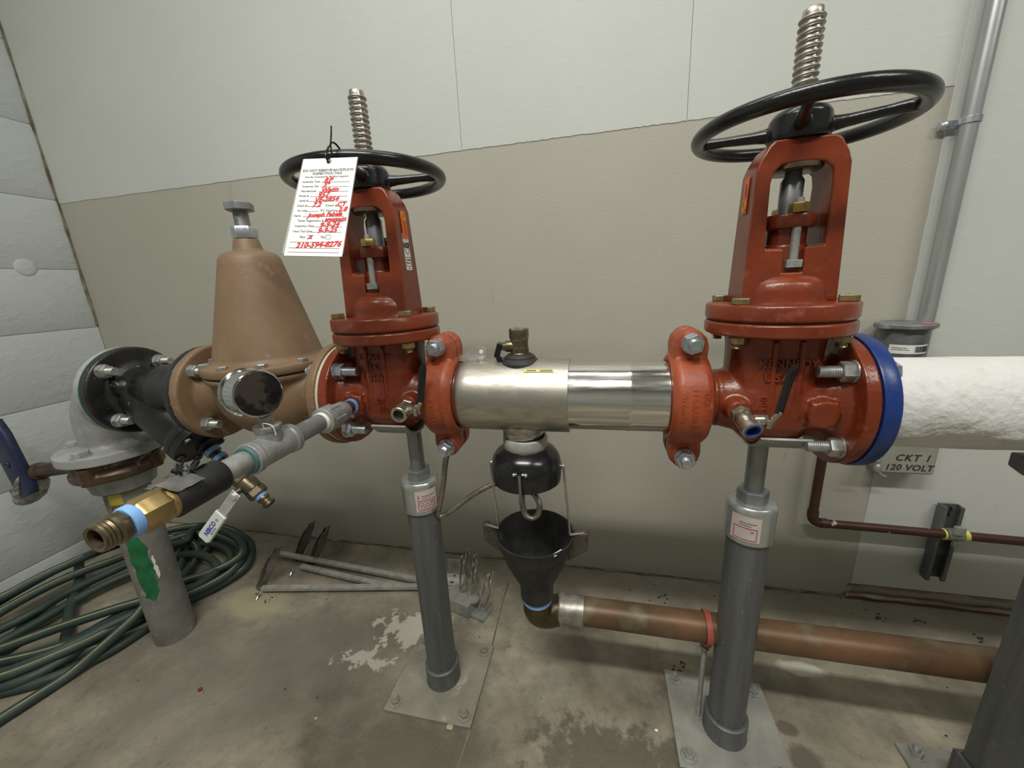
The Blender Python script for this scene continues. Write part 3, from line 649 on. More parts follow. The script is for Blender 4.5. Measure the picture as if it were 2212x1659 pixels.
b = B(); b.pipe((BX, -.146, BZ), bd, [(0, .0148), (.006, .0146), (.006, .0130), (0, .0130)], 28); obj('white_tape_ring', b, paper, t)
b = B(); b.cyl((BX, -.140, BZ), (BX, -.215, BZ), .0134); obj('pipe', b, galv, t)
b = B(); b.lathe((BX, -.208, BZ), bd, [(0, .0175), (.001, .0205), (.009, .0205), (.011, .0185), (.062, .0185), (.064, .0205), (.073, .0205), (.074, .0175)], 32)
b.lathe((BX, -.244, BZ), (0, 0, 1), [(0, .0165), (.024, .0150), (.026, .0165), (.032, .0165), (.033, .012)], 28); obj('tee', b, galvfit, t, bevel=.0008)
b = B(); b.pipe((BX, -.282, BZ), bd, [(0, .0180), (.003, .0170), (.003, .0130), (0, .0130)], 28); obj('sealant_ring', b, tealseal, t)
b = B(); b.cyl((BX, -.268, BZ), (BX, -.365, BZ), .0134); obj('pipe', b, galvfit, t)
# gauge
t = thing('pressure_gauge', (BX, -.239, .735), 'round chrome pressure gauge standing on the galvanized tee', 'gauge')
b = B(); b.lathe((BX, -.244, .731), (0, 0, 1), [(0, .0065), (.006, .0065), (.0065, .009), (.013, .009), (.0135, .005), (.022, .005)], 6); obj('stem', b, galvfit, t, angle=30)
b = B(); b.tube([(BX+.008, -.254, .727), (BX+.006, -.256, .738), (BX+.018, -.254, .735), (BX+.020, -.253, .722)], .0006, 5); obj('loose_thread', b, paper, t)
gd = V((.945, -.32, .03)).normalized(); gc = V((BX-.010, -.248, .7765))
b = B(); b.lathe(gc-gd*.016, gd, [(0, .024), (.001, .0295), (.004, .0310), (.007, .0310), (.008, .0290), (.033, .0286), (.034, .0298), (.037, .0296), (.038, .028)], 56); obj('case', b, chrome, t)
b = B(); b.lathe(gc+gd*.0215, gd, [(0, .0276), (.0010, .0272), (.0014, .0)], 48)
o = obj('glass', b, M('gauge_glass_reflections', (.10, .085, .07), .04, .6, c2=(.03, .028, .026), sc=18, lo=.48, hi=.52), t, label='dark reflective gauge glass')  # reflection patches put into the glass colour as two dark tones
# black sleeve with tape scrap
t = thing('pipe_sleeve', (BX, -.33, BZ), 'black rubber sleeve with tied tape scraps around the galvanized pipe', 'sleeve')
b = B(); b.pipe((BX, -.318, BZ), bd, [(0, .0178), (.002, .0188), (.054, .0196), (.056, .0182), (.056, .0138), (0, .0138)], 40); obj('sleeve', b, rubber, t)
b = B(); rnd = random.Random(5)
for k in range(9):
    p0 = V((BX-.002+rnd.uniform(-.006, .008), -.352+rnd.uniform(-.005, .008), BZ+.018))
    b.tube([p0, p0+V((rnd.uniform(-.008, .008), rnd.uniform(-.008, .008), rnd.uniform(.004, .012))), p0+V((rnd.uniform(-.012, .012), rnd.uniform(-.012, .010), rnd.uniform(.000, .016)))], [.0018, .0014, .0008], 6)
obj('knot', b, rubber, t)
def scrap(b, c, u, v, n=6, wob=.0012):
    c = V(c); u = V(u); v = V(v); nn = u.cross(v).normalized(); rnd = random.Random(9); g = {}
    for i in range(n+1):
        for j in range(n+1): g[i, j] = c+u*(i/n-.5)+v*(j/n-.5)+nn*rnd.uniform(-wob, wob)
    vs = [g[i, j] for i in range(n+1) for j in range(n+1)]+[g[i, j]-nn*.0006 for i in range(n+1) for j in range(n+1)]; fs = []; q = (n+1)*(n+1)
    for i in range(n):
        for j in range(n):
            a = i*(n+1)+j; fs += [(a, a+1, a+n+2, a+n+1), (q+a, q+a+n+1, q+a+n+2, q+a+1)]
    bd_ = [i*(n+1) for i in range(n+1)]+[n*(n+1)+j for j in range(1, n+1)]+[i*(n+1)+n for i in range(n-1, -1, -1)]+[j for j in range(n-1, 0, -1)]
    for i in range(len(bd_)):
        a, c_ = bd_[i], bd_[(i+1) % len(bd_)]; fs.append((a, c_, q+c_, q+a))
    b.add(vs, fs)
b = B(); scrap(b, (BX+.012, -.366, BZ+.0185), (.016, .006, -.010), (.006, .026, .002)); scrap(b, (BX-.010, -.345, BZ+.0195), (.026, .0, .003), (.0, .030, .001)); scrap(b, (BX-.024, -.370, BZ+.0125), (.018, -.004, .004), (.0, .006, .002), 4)
obj('tape_scrap', b, tape_grey, t)
# brass hose adapter
t = thing('brass_hose_adapter', (BX, -.40, BZ), 'brass hose adapter with blue tape ring at the end of the branch, nearest the camera', 'hose fitting')
b = B(); b.lathe((BX, -.364, BZ), bd, [(0, .0150), (.004, .0172), (.012, .0172), (.014, .0165), (.016, .0160)], 36); b.lathe((BX, -.378, BZ), bd, [(0, .0165), (.003, .0178), (.023, .0178), (.026, .0160)], 8, ph=.4); obj('check_body', b, brass, t, angle=30)
b = B(); b.pipe((BX, -.403, BZ), bd, [(0, .0145), (.0015, .0158), (.0075, .0158), (.009, .0148), (.009, .011), (0, .011)], 36); obj('blue_tape_ring', b, bluetape, t)
b = B(); b.lathe((BX, -.411, BZ), bd, [(0, .0140), (.006, .0140)], 6, ph=.2); b.pipe((BX, -.414, BZ), bd, [(0, .0136), (.003, .0146), (.006, .0146), (.008, .0130), (.010, .0138), (.012, .0127), (.0135, .0138), (.015, .0127), (.0165, .0137), (.018, .0126), (.0195, .0130), (.0205, .0118), (.0195, .0092), (.005, .0090), (0, .0090)], 36); obj('nozzle', b, oldbrass, t, angle=30)
b = B(); b.lathe((BX, -.424, BZ), bd, [(0, .0092), (.0005, .0092)], 24); obj('bore', b, darkhole, t)
# ================================================================ pressure reducing valve
PX = -.635
t = thing('pressure_reducing_valve', (PX, 0, AZ), 'tan bronze pressure reducing valve with tall cone cover', 'valve')
b = B(); b.lathe((-.7865, 0, AZ), (1, 0, 0), [(0, .098), (.017, .098), (.0175, .066), (.030, .056), (.050, .054), (.078, .070), (.112, .084), (.154, .089), (.196, .084), (.230, .070), (.258, .054), (.280, .056), (.2975, .066), (.298, .098), (.3150, .098)], 56)
b.lathe((PX, 0, .640), (0, 0, 1), [(0, .050), (.05, .088), (.085, .103), (.098, .105), (.104, .113), (.114, .1145)], 56); b.lathe((PX, 0, .60), (0, 0, 1), [(0, .030), (.03, .050), (.05, .055)], 40)
obj('body', b, bronze, t, remesh=.0028, smooth=4)
b = B(); b.lathe((PX, 0, .7545), (0, 0, 1), [(0, .1135), (.0025, .1135)], 64); obj('diaphragm', b, gasket, t)
b = B(); b.lathe((PX, 0, .757), (0, 0, 1), [(0, .1155), (.002, .1165), (.013, .1165), (.015, .115), (.0165, .105), (.020, .0965), (.028, .0935), (.19, .0535), (.203, .0505), (.211, .0455), (.215, .036), (.217, .026), (.222, .0235), (.236, .0205), (.238, .0185)], 72); obj('cone_cover', b, bronze, t, angle=60)
for i in range(10):
    a = math.radians(-90+18+36*i+18); b = B(); b.hex((PX+.1065*math.cos(a), .1065*math.sin(a), .7715), (0, 0, 1), .0095, .0075, random.random()); obj('cover_bolt', b, greybolt, t, angle=30)
b = B(); b.hex((PX, 0, .996), (0, 0, 1), .0215, .020, .1); obj('lock_nut', b, zinc, t, angle=30)
b = B(); b.thread((PX, 0, 1.014), (0, 0, 1), .0125, .030, .0022, .0007, 24); b.hex((PX, 0, 1.043), (0, 0, 1), .0235, .014, .5); obj('adjusting_bolt', b, galv, t, angle=30)
flange_bolts(t, -.769, 1, greybolt, rh=.0125, hn=.011, rs=.0078, ls=.020)
flange_bolts(t, -.491, -1, greybolt, rh=.0125, hn=.011, rs=.0078, ls=.006)
for i in range(9):
    a = math.radians(100+9*i); b2 = 0
b = B(); b.lathe((-.4725, 0, AZ), (1, 0, 0), [(0, .0935), (.0055, .0935)], 56); o = obj('gasket', b, tan_gasket, t, label='pale gasket against the red flange')
# ================================================================ Y strainer
t = thing('y_strainer', (-.935, 0, AZ), 'dusty black cast iron strainer with a downward slanting branch', 'strainer')
b = B(); b.lathe((-1.020, 0, AZ), (1, 0, 0), [(0, .0955), (.017, .0955), (.0175, .062), (.028, .050), (.060, .049), (.110, .056), (.150, .052), (.200, .050), (.2145, .062), (.215, .0955), (.2325, .0955)], 56)
bdv = V((.77, 0, -.64)).normalized(); b.lathe((-.985, -.006, .700), bdv, [(0, .047), (.05, .055), (.12, .056), (.140, .055), (.142, .062), (.158, .063), (.160, .052)], 40)
b.tube([(-.985, -.045, .69), (-.925, -.055, .635), (-.890, -.055, .60)], .006, 8); b.lathe((-.986, -.040, .722), (-.2, -1, .1), [(0, .018), (.015, .015)], 20)
obj('body', b, castblack, t, remesh=.0026, smooth=4)
cp = V((-.985, -.006, .700))+bdv*.158
b = B(); b.lathe(cp, bdv, [(0, .063), (.014, .062), (.016, .052), (.022, .030)], 40); b.hex(cp+bdv*.018, bdv, .024, .012); obj('branch_cap', b, castblack, t, angle=35)
for k in range(6):
    a = PI*k/3; _, uu, vv = basis(bdv); p = cp+bdv*.014+uu*.052*math.cos(a)+vv*.052*math.sin(a); b = B(); b.hex(p, bdv, .009, .008); obj('cap_bolt', b, castblack, t, angle=30)
flange_bolts(t, -1.003, 1, greybolt, rh=.0140, hn=.013, rs=.0085, ls=.020)
flange_bolts(t, -.804, -1, greybolt, rh=.0125, hn=.010, rs=.0078, ls=.005)
# blow-off valve
t = thing('blowoff_valve', (-.78, 0, .50), 'bronze blow-off ball valve with white lever handle hanging behind the sleeve', 'valve')
q = cp+bdv*.028; bb_ = V((.70, 0, -.71)).normalized(); q = V((-.845, 0, .562))
b = B(); b.cyl(V((-.872, 0, .586)), q+bb_*.03, .0125); obj('nipple', b, rustbrass, t)
b = B(); b.pipe(q-bb_*.004, bb_, [(0, .0165), (.010, .0165), (.010, .012), (0, .012)], 24); obj('blue_tape_ring', b, bluetape, t)
b = B(); b.pipe(q+bb_*.018, bb_, [(0, .0155), (.010, .0155), (.010, .012), (0, .012)], 24); obj('blue_tape_ring', b, bluetape, t)
b = B(); b.cyl(q+bb_*.02, q+bb_*.08, .012); b.hex(q+bb_*.074, bb_, .022, .024, .2); b.lathe(q+bb_*.098, bb_, [(0, .0190), (.012, .0205), (.028, .0190)], 24); b.hex(q+bb_*.126, bb_, .021, .018, .2); st = q+bb_*.110; b.cyl(st, st+V((-.010, -.026, -.006)), .0075); obj('body', b, oldbrass, t, angle=30)
b = B(); b.lathe(q+bb_*.144, bb_, [(0, .0130), (.008, .0130)], 20); obj('blue_tape', b, bluetape, t)
b = B(); b.lathe(q+bb_*.151, bb_, [(0, .0125), (.004, .0135), (.008, .0125), (.010, .0105), (.016, .0105), (.018, .0135), (.024, .0135), (.026, .010)], 24); obj('outlet', b, oldbrass, t, angle=30)
h0 = V((-.770, -.036, .476)); h1 = V((-.874, -.046, .366)); ax = (h1-h0).normalized(); wv = V((.75, 0, -.62)); wv = (wv-ax*wv.dot(ax)).normalized(); nv = ax.cross(wv)
def bar(b, a, c, w0, w1, th, rnd_=0):
    b.rings([[p+wv*(hw*sx)+nv*(th*sy) for sx, sy in ((-1, -1), (1, -1), (1, 1), (-1, 1))] for p, hw in ((a, w0), (a.lerp(c, .92), w1), (c, w1*.72))])
b = B(); bar(b, h0-ax*.010, h0+ax*.070, .0115, .0115, .0016); b.hex(h0, nv*(-1 if nv.y > 0 else 1), .008, .006); obj('lever', b, sheetlight, t, bevel=.0008)
b = B(); bar(b, h0+ax*.062, h0+ax*.155, .0150, .0165, .0045); g = obj('handle_grip', b, paper, t, bevel=.003, label='white dipped handle with small blue print')
nn = nv if nv.y < 0 else -nv; fo_ = plane_map(h0+ax*.112+nn*.0048, -ax, nn.cross(-ax))
b = B(); text(b, 'NIBCO', .0150, fo_, .0004, bold=.0004); text(b, 'o', .014, plane_map(h0+ax*.080+nn*.0048, -ax, nn.cross(-ax)), .0004); text(b, '600 WOG', .0055, plane_map(h0+ax*.112+nn*.0048+nn.cross(ax)*.0095, -ax, nn.cross(-ax)), .0004)
obj('print', b, M('blue_print', (.02, .07, .35), .5), g)
# ================================================================ flanged elbow
EX = -1.144
t = thing('flanged_elbow', (EX, 0, .57), 'grey painted flanged elbow turning down beside the left wall', 'pipe fitting')
b = B(); b.lathe((-1.0215, 0, AZ), (-1, 0, 0), [(0, .0955), (.018, .0955), (.0185, .060), (.022, .054)], 56)
pts = []; rr_ = .088
for k in range(9):
    a = PI/2*k/8; pts.append((-1.056-.088*math.sin(a), 0, AZ-.088*(1-math.cos(a))))
pts.append((EX, 0, .575)); b.tube([(-1.022, 0, AZ)]+pts, .0525, 40, sub=2)
b.lathe((EX, 0, .545), (0, 0, 1), [(0, .0985), (.024, .0985), (.0245, .060), (.032, .053)], 56); obj('body', b, greypaint, t, remesh=.0026, smooth=4)
b = B(); b.pipe((-1.0205, 0, AZ), (1, 0, 0), [(-.0012, .0958), (.0006, .0958), (.0006, .090), (-.0012, .090)], 56); obj('teal_gasket', b, tealseal, t)
for i in range(4):
    a = math.radians(-90+20+90*i); b = B(); p = V((EX+.078*math.cos(a), .078*math.sin(a), .5695)); b.lathe(p, (0, 0, 1), [(0, .019), (.0015, .019)], 20); b.hex(p+V((0, 0, .0015)), (0, 0, 1), .0155, .0105, random.random()); obj('flange_bolt', b, greypaint, t, angle=30)
# ================================================================ butterfly valve with lever
t = thing('butterfly_valve', (EX, 0, .52), 'brown bronze butterfly valve under the grey elbow with a taped blue lever', 'valve')
b = B(); b.lathe((EX, 0, .498), (0, 0, 1), [(0, .083), (.004, .086), (.018, .086), (.022, .080), (.030, .080), (.034, .086), (.046, .086)], 56)
for i in range(4):
    a = math.radians(-90+20+90*i); b.cyl((EX+.080*math.cos(a), .080*math.sin(a), .500), (EX+.080*math.cos(a), .080*math.sin(a), .542), .0155)
b.tube([(EX-.07, -.01, .519), (-1.26, -.012, .511), (-1.33, -.014, .498), (-1.415, -.015, .484)], [.030, .020, .018, .019], 20); b.lathe((-1.395, -.015, .486), (-1, 0, -.14), [(0, .023), (.016, .023)], 20)
obj('body', b, rustbrass, t, remesh=.0028, smooth=4)
b = B(); rnd = random.Random(12); R = []
for k in range(12):
    q = k/11; c = V((-1.418-.070*q, -.020, .480-.060*q-.016*math.sin(q*3.0))); rr2 = .034*(math.sin(PI*(.15+.8*q))**.5)
    R.append([c+V((rr2*.35*math.cos(a), rr2*1.0*math.sin(a), rr2*1.15*math.cos(a)))*rnd.uniform(.82, 1.2) for a in [2*PI*j/14 for j in range(14)]])
b.rings(R); obj('tape_wrap', b, foil, t, angle=25, label='crumpled silver tape wrapped on the lever joint')
b = B(); p0 = at(66, 1068, -.035); p1 = at(-16, 912, -.035); ax = (p1-p0).normalized(); uu = V((.93, 0, .36)).normalized(); vv = ax.cross(uu)
b.rings([[c+uu*(hw*math.copysign(abs(math.cos(a))**.5, math.cos(a)))+vv*(.012*math.copysign(abs(math.sin(a))**.5, math.sin(a))) for a in [2*PI*j/16 for j in range(16)]] for c, hw in ((p0, .024), (p0.lerp(p1, .1), .034), (p0.lerp(p1, .8), .034), (p1, .022))])
lv = obj('lever', b, darkblue, t, angle=50, label='dark blue lever handle')
b = B()
for q in (.45, .72): c = p0.lerp(p1, q)-vv*.0125*(1 if vv.y > 0 else -1); b.lathe(c, (0, -1, 0), [(0, .0085), (.0015, .008), (.0018, .005), (.0006, .0045)], 16)
obj('rivet', b, darkblue, lv)
b = B(); b.tube([(-1.522, -.02, .585), (-1.535, -.02, .64), (-1.528, -.02, .690), (-1.545, -.02, .735)], [.014, .017, .016, .012], 14); obj('lever_tip', b, rustbrass, t, label='rusty brown tip of the lever')
# ================================================================ riser pipe
t = thing('riser_pipe', (EX, 0, 0), 'dusty grey vertical riser pipe with green paint rising from the floor', 'pipe')
b = B(); b.lathe((EX, 0, 0), (0, 0, 1), [(0, .0460), (.47, .0445)], 56); obj('pipe', b, concdust, t)
b = B(); b.lathe((EX, 0, .455), (0, 0, 1), [(0, .052), (.006, .060), (.018, .062), (.030, .066), (.043, .070)], 48); obj('lower_flange', b, galv, t)
rnd = random.Random(2)
def cpatch(x0, y0, r, a0, a1, z0, z1, na, nz, rag=0.):
    """thin raised skin on a vertical cylinder between angles (0 = -y, + towards +x)"""
    b = B(); R = []
    ea = [(rnd.uniform(-rag, rag), rnd.uniform(-rag, rag)) for _ in range(nz+1)]
    for j in range(nz+1):
        z = z0+(z1-z0)*j/nz; k = math.sin(PI*min(1, max(0, j/nz)))**.3 if rag else 1
        am = (a0+a1)/2; h = (a1-a0)/2*max(k, .05)
        ang = [am+(-1+2*i/na)*h+(ea[j][0] if i == 0 else ea[j][1] if i == na else 0) for i in range(na+1)]
        ring = [V((x0+(r+.0006)*math.sin(math.radians(a)), y0-(r+.0006)*math.cos(math.radians(a)), z)) for a in ang]+[V((x0+(r-.001)*math.sin(math.radians(a)), y0-(r-.001)*math.cos(math.radians(a)), z)) for a in reversed(ang)]
        R.append(ring)
    return b.rings(R)
obj('green_paint', cpatch(EX, 0, .0452, 12, 60, .145, .345, 10, 16, 5), gpaint, t, label='smear of green paint')
obj('grey_smear', cpatch(EX, 0, .0452, 60, 68, .20, .27, 3, 8, 3), whitesilicone, t)
lb = obj('yellow_label', cpatch(EX, 0, .0448, 8, 44, .375, .455, 6, 2), M('yellow_label', (.42, .34, .06), .5), t, label='yellow label with black marks')
b = B()
for k in range(4):
    text(b, 'IIIIIIIIII', .0085, lambda u, v, w_, k=k: (EX+(.0460+w_)*math.sin(math.radians(26)+v/.046+(k-1.5)*.15), -(.0460+w_)*math.cos(math.radians(26)+v/.046+(k-1.5)*.15), .415-u), .0004)
text(b, 'X', .02, lambda u, v, w_: (EX+(.0461+w_)*math.sin(math.radians(38)+u/.046), -(.0461+w_)*math.cos(math.radians(38)+u/.046), .40+v), .0004); obj('print', b, inkblack, lb)
# ================================================================ pipe stands
def stand(x0, y0, label, pc, lab_a, patt, saddle_dx):
    t = thing('pipe_stand', (x0, y0, 0), label, 'pipe stand', 'pipe stands bolted to the floor')
    cx, cyy = pc; hwx = .100
    b = B(); b.box((cx, cyy, .004), (hwx*2, .19, .008)); obj('base_plate', b, dustplate, t, bevel=.0015)
    for sx in (-1, 1):
        for sy in (-1, 1):
            b = B(); p = V((cx+sx*.080, cyy+sy*.075, .008)); b.lathe(p, (0, 0, 1), [(0, .0150), (.002, .0148)], 20); b.hex(p+V((0, 0, .002)), (0, 0, 1), .0098, .007, random.random()); b.thread(p+V((0, 0, .009)), (0, 0, 1), .0055, .007, .002); obj('anchor_bolt', b, dustplate if x0 < 0 else galvfit, t, angle=30)
    b = B(); b.lathe((x0, y0, .006), (0, 0, 1), [(0, .0400), (.01, .0385), (.046, .0385), (.048, .036), (.048, .030)], 40); obj('socket', b, galvdark, t)
    b = B(); b.cyl((x0, y0, .01), (x0, y0, .50), .0325, seg=48); obj('post', b, galvdark, t)
    b = B(); b.lathe((x0, y0, .458), (0, 0, 1), [(0, .0345), (.002, .0372), (.058, .0375), (.064, .0368), (.067, .0340), (.069, .016)], 56); cap = obj('cap', b, M('zinc_cap', (.50, .52, .50), .30, .75, c2=(.38, .40, .39), sc=20), t)
    b = B(); b.hex((x0, y0, .525), (0, 0, 1), .0235, .021, .35); obj('jack_nut', b, galv, t, angle=30)
    b = B(); b.cyl((x0, y0, .50), (x0, y0, AZ-.072), .0142); obj('jack_rod', b, galv, t)
    b = B(); R = []                                    # cradle
    for k in range(13):
        a = math.radians(-52+104*k/12); R.append([V((x0+saddle_dx+u, r*math.sin(a)*.92, AZ-r*math.cos(a))) for u, r in ((-.034, .0715), (.034, .0715), (.034, .0760), (-.034, .0760))])
    b.rings(R); obj('saddle', b, galvfit, t, bevel=.0008)
    cf = lambda u, v, w_: (x0+(.0378+w_)*math.sin(math.radians(lab_a)+u/.0378), y0-(.0378+w_)*math.cos(math.radians(lab_a)+u/.0378), .489+v)
    b = B(); quadpatch(b, cf, -.022, .022, -.021, .023, 10); l_ = obj('label', b, stk_pink, t, label='pinkish white printed label')
    b = B(); frameline(b, cf, -.017, .017, -.018, .004, .0008, 10, .0006)
    if patt:
        for i in range(4):
            for j in range(2):
                cxx, cyy2 = -.012+i*.0078+(.003 if j else 0), -.003-j*.009
                b.tube([cf(cxx+.0035*math.cos(a), cyy2+.0035*math.sin(a), .0008) for a in [2*PI*k/10 for k in range(10)]], .0003, 4, closed=True, sub=1)
        text(b, 'I', .009, lambda u, v, w_: cf(u-.0155, v+.011, .0006+w_), .0003, bold=.0004)
    obj('border', b, inkdkred, l_)
    b = B(); quadpatch(b, cf, -.009, .015, .0120, .0132, 4, .0006); quadpatch(b, cf, -.009, .008, .0080, .0088, 4, .0006); quadpatch(b, cf, .008, .012, -.003, -.001, 1, .0006); obj('print', b, inkgrey, l_)
    return t
dustplate = M('dusty_base_plate', (.30, .28, .22), .7, .1, c2=(.22, .205, .16), sc=12, bs=40, bst=.3, c3=(.38, .37, .32), sc3=30, lo3=.62, hi3=.75)
stand(-.351, .010, 'grey pipe stand under the left gate valve', (-.354, .010), 42, True, -.014)
dustplate = M('grey_base_plate', (.36, .35, .31), .6, .3, c2=(.26, .25, .22), sc=12, bs=40, bst=.3, c3=(.13, .12, .10), sc3=45, lo3=.70, hi3=.76)
stand(.2505, .006, 'grey pipe stand under the right gate valve', (.253, .020), -28, False, .012)
# ================================================================ blue ring + insulated pipe
t = thing('insulated_pipe', (.40, 0, AZ), 'large white canvas wrapped insulated pipe running off to the right', 'pipe')
b = B(); R = []; rnd = random.Random(8); seg = 56; ns = 60; ph = [rnd.uniform(0, 6.28) for _ in range(8)]
for i in range(ns+1):
    x = .366+1.0*i/ns; ring = []
    for a in range(seg):
        th = 2*PI*a/seg; r = .0640+.0007*math.sin(3*th+9*x+ph[0])+.0007*math.sin(5*th-31*x+ph[1])+.0006*math.sin(2*th+47*x+ph[2])+.0004*math.sin(9*th+63*x+ph[3])
        ring.append(V((x, r*math.cos(th), AZ-.003+r*math.sin(th))))
    R.append(ring)
b.rings(R); obj('jacket', b, white_ins, t)
t = thing('blue_flange_ring', (.357, 0, AZ), 'dark blue coated flange ring between the right valve and the white pipe', 'flange')
b = B(); b.lathe((.3445, 0, AZ), (1, 0, 0), [(0, .085), (.0015, .085), (.002, .0950), (.004, .0958), (.019, .0958), (.021, .0945), (.0215, .066)], 72); obj('ring', b, blue, t, angle=50)
for k in range(4):
    a = math.radians(45+90*k); b = B(); b.hex((.3655, .0762*math.cos(a), AZ+.0762*math.sin(a)), (1, 0, 0), .0135, .010, random.random()); obj('bolt_head', b, zinc, t, angle=30)
# ================================================================ inspection tag
TL, TR, BR, BL = V((-.380, -.1375, 1.0640)), V((-.3015, -.1375, 1.0580)), V((-.2925, -.214, .9330)), V((-.3710, -.214, .9390))
BL = TL+BR-TR
t = thing('inspection_tag', tuple((TL+TR+BR+BL)/4), 'white paper inspection tag with red handwriting hanging from the left handwheel', 'tag')
def tf(u, v, w_=0.):        # u,v in 0..1 (v from the top)
    p = TL.lerp(TR, u).lerp(BL.lerp(BR, u), v); n_ = (BL-TL).cross(TR-TL).normalized()
    if n_.y > 0: n_ = -n_
    return p+n_*w_
b = B(); b.rings([[tf(0, 0), tf(1, 0), tf(1, 1), tf(0, 1)], [tf(u, v, .0005) for u, v in ((0, 0), (1, 0), (1, 1), (0, 1))]]); card = obj('card', b, paper, t)
b = B(); b.rings([[tf(u, v, w_) for u, v in ((-.03, -.01), (1.0, -.01), (1.0, .97), (-.06, .97))] for w_ in (-.0014, -.0009)]); obj('plastic_sleeve', b, plastic, t)
b = B(); b.rings([[tf(.48+.025*math.cos(a), .045+.0135*math.sin(a), w_) for a in [2*PI*k/16 for k in range(16)]] for w_ in (.0006, .0009)]); obj('hole', b, inkblack, card)
W_, H_ = (TR-TL).length, (BL-TL).length
def tt(b, s, u, v, size, shear=0., bold=0., rot=0., al='L'):
    n = len(s)*.28*size/W_
    ca, sa = math.cos(rot), math.sin(rot)
    f = lambda a, c, w_: tf(u+(n if al == 'L' else 0)+(a*ca-c*sa)/W_, v-(a*sa+c*ca)/H_, .0007+w_)
    text(b, s, size, f, .0002, shear, bold=bold)
def ln(b, u0, u1, v): b.rings([[tf(u0, v, w_), tf(u1, v, w_), tf(u1, v+.0025, w_), tf(u0, v+.0025, w_)] for w_ in (.0006, .0008)])
b = B()
tt(b, 'DO NOT REMOVE BACKFLOW', .50, .135, .0053, bold=.0001, al='C'); tt(b, 'INSPECTION TAG', .50, .170, .0053, bold=.0001, al='C')
tt(b, 'Must Be Completed By Backflow Inspector', .50, .205, .0036, al='C')
rows = [('Assembly Type', .255), ('Assembly Size', .305), ('Manufacturer', .355), ('Model #', .405), ('Serial #', .455), ('Check #1', .508), ('Air Inlet', .558), ('Name', .610), ('Tester Registration #', .660), ('Inspection Date', .712), ('Next Test Date', .765)]
for s_, v in rows: tt(b, s_, .04, v, .0042)
for v, u0 in ((.262, .42), (.312, .42), (.362, .40), (.412, .26), (.462, .24), (.668, .60), (.720, .44), (.772, .42)): ln(b, u0, .93, v)
ln(b, .26, .48, .515); ln(b, .24, .46, .565); ln(b, .20, .93, .617)
tt(b, 'Check #2', .55, .508, .0048); tt(b, 'RV Opening', .48, .558, .0048); tt(b, 'Pass', .20, .820, .0048); tt(b, 'Fail', .56, .820, .0048)
for u0, u1, v0, v1 in ((.36, .43, .803, .838), (.68, .76, .800, .838)):
    b.tube([tf(u0, v0, .0008), tf(u1, v0, .0008), tf(u1, v1, .0008), tf(u0, v1, .0008)], .0002, 4, closed=True, sub=1)
for v in (.868, .925, .965): ln(b, .06, .94, v)
obj('print', b, inkgrey, card)
b = B()
for s_, u, v, sz in (('RP', .46, .245, .0105), ('3"', .44, .295, .0100), ('Watts', .42, .346, .0098), ('957', .38, .396, .0105), ('VE-2854', .32, .445, .0098), ('7.2', .30, .500, .0100), ('CT', .78, .497, .0090), ('2.8', .78, .548, .0095), ('Joseph Fabela', .19, .600, .0086), ('BP0020622', .58, .652, .0064), ('9-9-24', .48, .700, .0100), ('9-9-25', .46, .755, .0100), ('x', .365, .815, .0095), ('210-594-8276', .10, .895, .0108)):
    tt(b, s_, u, v, sz, shear=.35, bold=.00035, rot=.05)
obj('handwriting', b, inkred, card, label='red pen handwriting')
b = B(); hole = tf(.48, .045, .0012)
b.tube([hole, hole+V((0, -.002, .008)), V((-.342, -.128, 1.082)), V((-.342, -.115, 1.081)), V((-.341, -.106, 1.069)), V((-.341, -.116, 1.057)), hole+V((0, .004, -.001))], .0013, 8)
b.tube([V((-.3405, -.1335, 1.066)), V((-.3400, -.1335, 1.078)), V((-.338, -.132, 1.090)), V((-.3375, -.130, 1.100))], .0010, 6); b.box(hole+V((.002, -.002, .004)), (.004, .004, .004)); obj('zip_tie', b, blackplastic, t)
# ================================================================ conduit and boxes on the wall
t = thing('metal_conduit', (.70, .40, 1.5), 'galvanized electrical conduit climbing the right part of the wall', 'conduit')
b = B(); b.cyl((.7015, .397, .58), (.7015, .397, CZ), .0145); obj('pipe', b, M('bright_conduit', (.50, .52, .51), .34, .75, c2=(.40, .42, .41), sc=20, stretch=(1, 1, .2)), t)
b = B(); b.pipe((.7015, .397, 1.147), (0, 0, 1), [(0, .0150), (.012, .0150), (.012, .0168), (0, .0168)], 28); b.box((.680, .416, 1.153), (.032, .006, .016)); b.lathe((.672, .413, 1.153), (0, -1, 0), [(0, .0085), (.004, .007), (.006, .003)], 16); obj('strap', b, zinc, t, bevel=.0006)
t = thing('junction_box', (.65, .37, .70), 'dark grey junction box with lid above the white pipe', 'electrical box')
b = B(); b.lathe((.650, .376, .60), (0, 0, 1), [(0, .040), (.155, .041)], 40, sc=(1, 1)); b.box((.668, .395, .68), (.05, .06, .16)); obj('body', b, pvcgrey, t, bevel=.001)
b = B(); b.lathe((.650, .372, .756), (0, 0, 1), [(0, .050), (.002, .052), (.009, .052), (.011, .049)], 8, ph=.39, up=(1, 0, 0)); b.lathe((.600, .350, .758), (0, 0, 1), [(0, .011), (.009, .010)], 14); obj('lid', b, galv, t, bevel=.001, angle=30)
b = B(); b.sphere((.672, .345, .7675), .010, (1, .8, .12)); obj('magenta_mark', b, magenta, t)
jf = lambda u, v, w_: (.650+(.0412+w_)*math.sin(u/.0412), .376-(.0412+w_)*math.cos(u/.0412), .714+v)
b = B(); quadpatch(b, jf, -.040, .036, -.010, .009, 10); o = obj('barcode_label', b, paper, t); b = B(); u = .002; rr = random.Random(6)
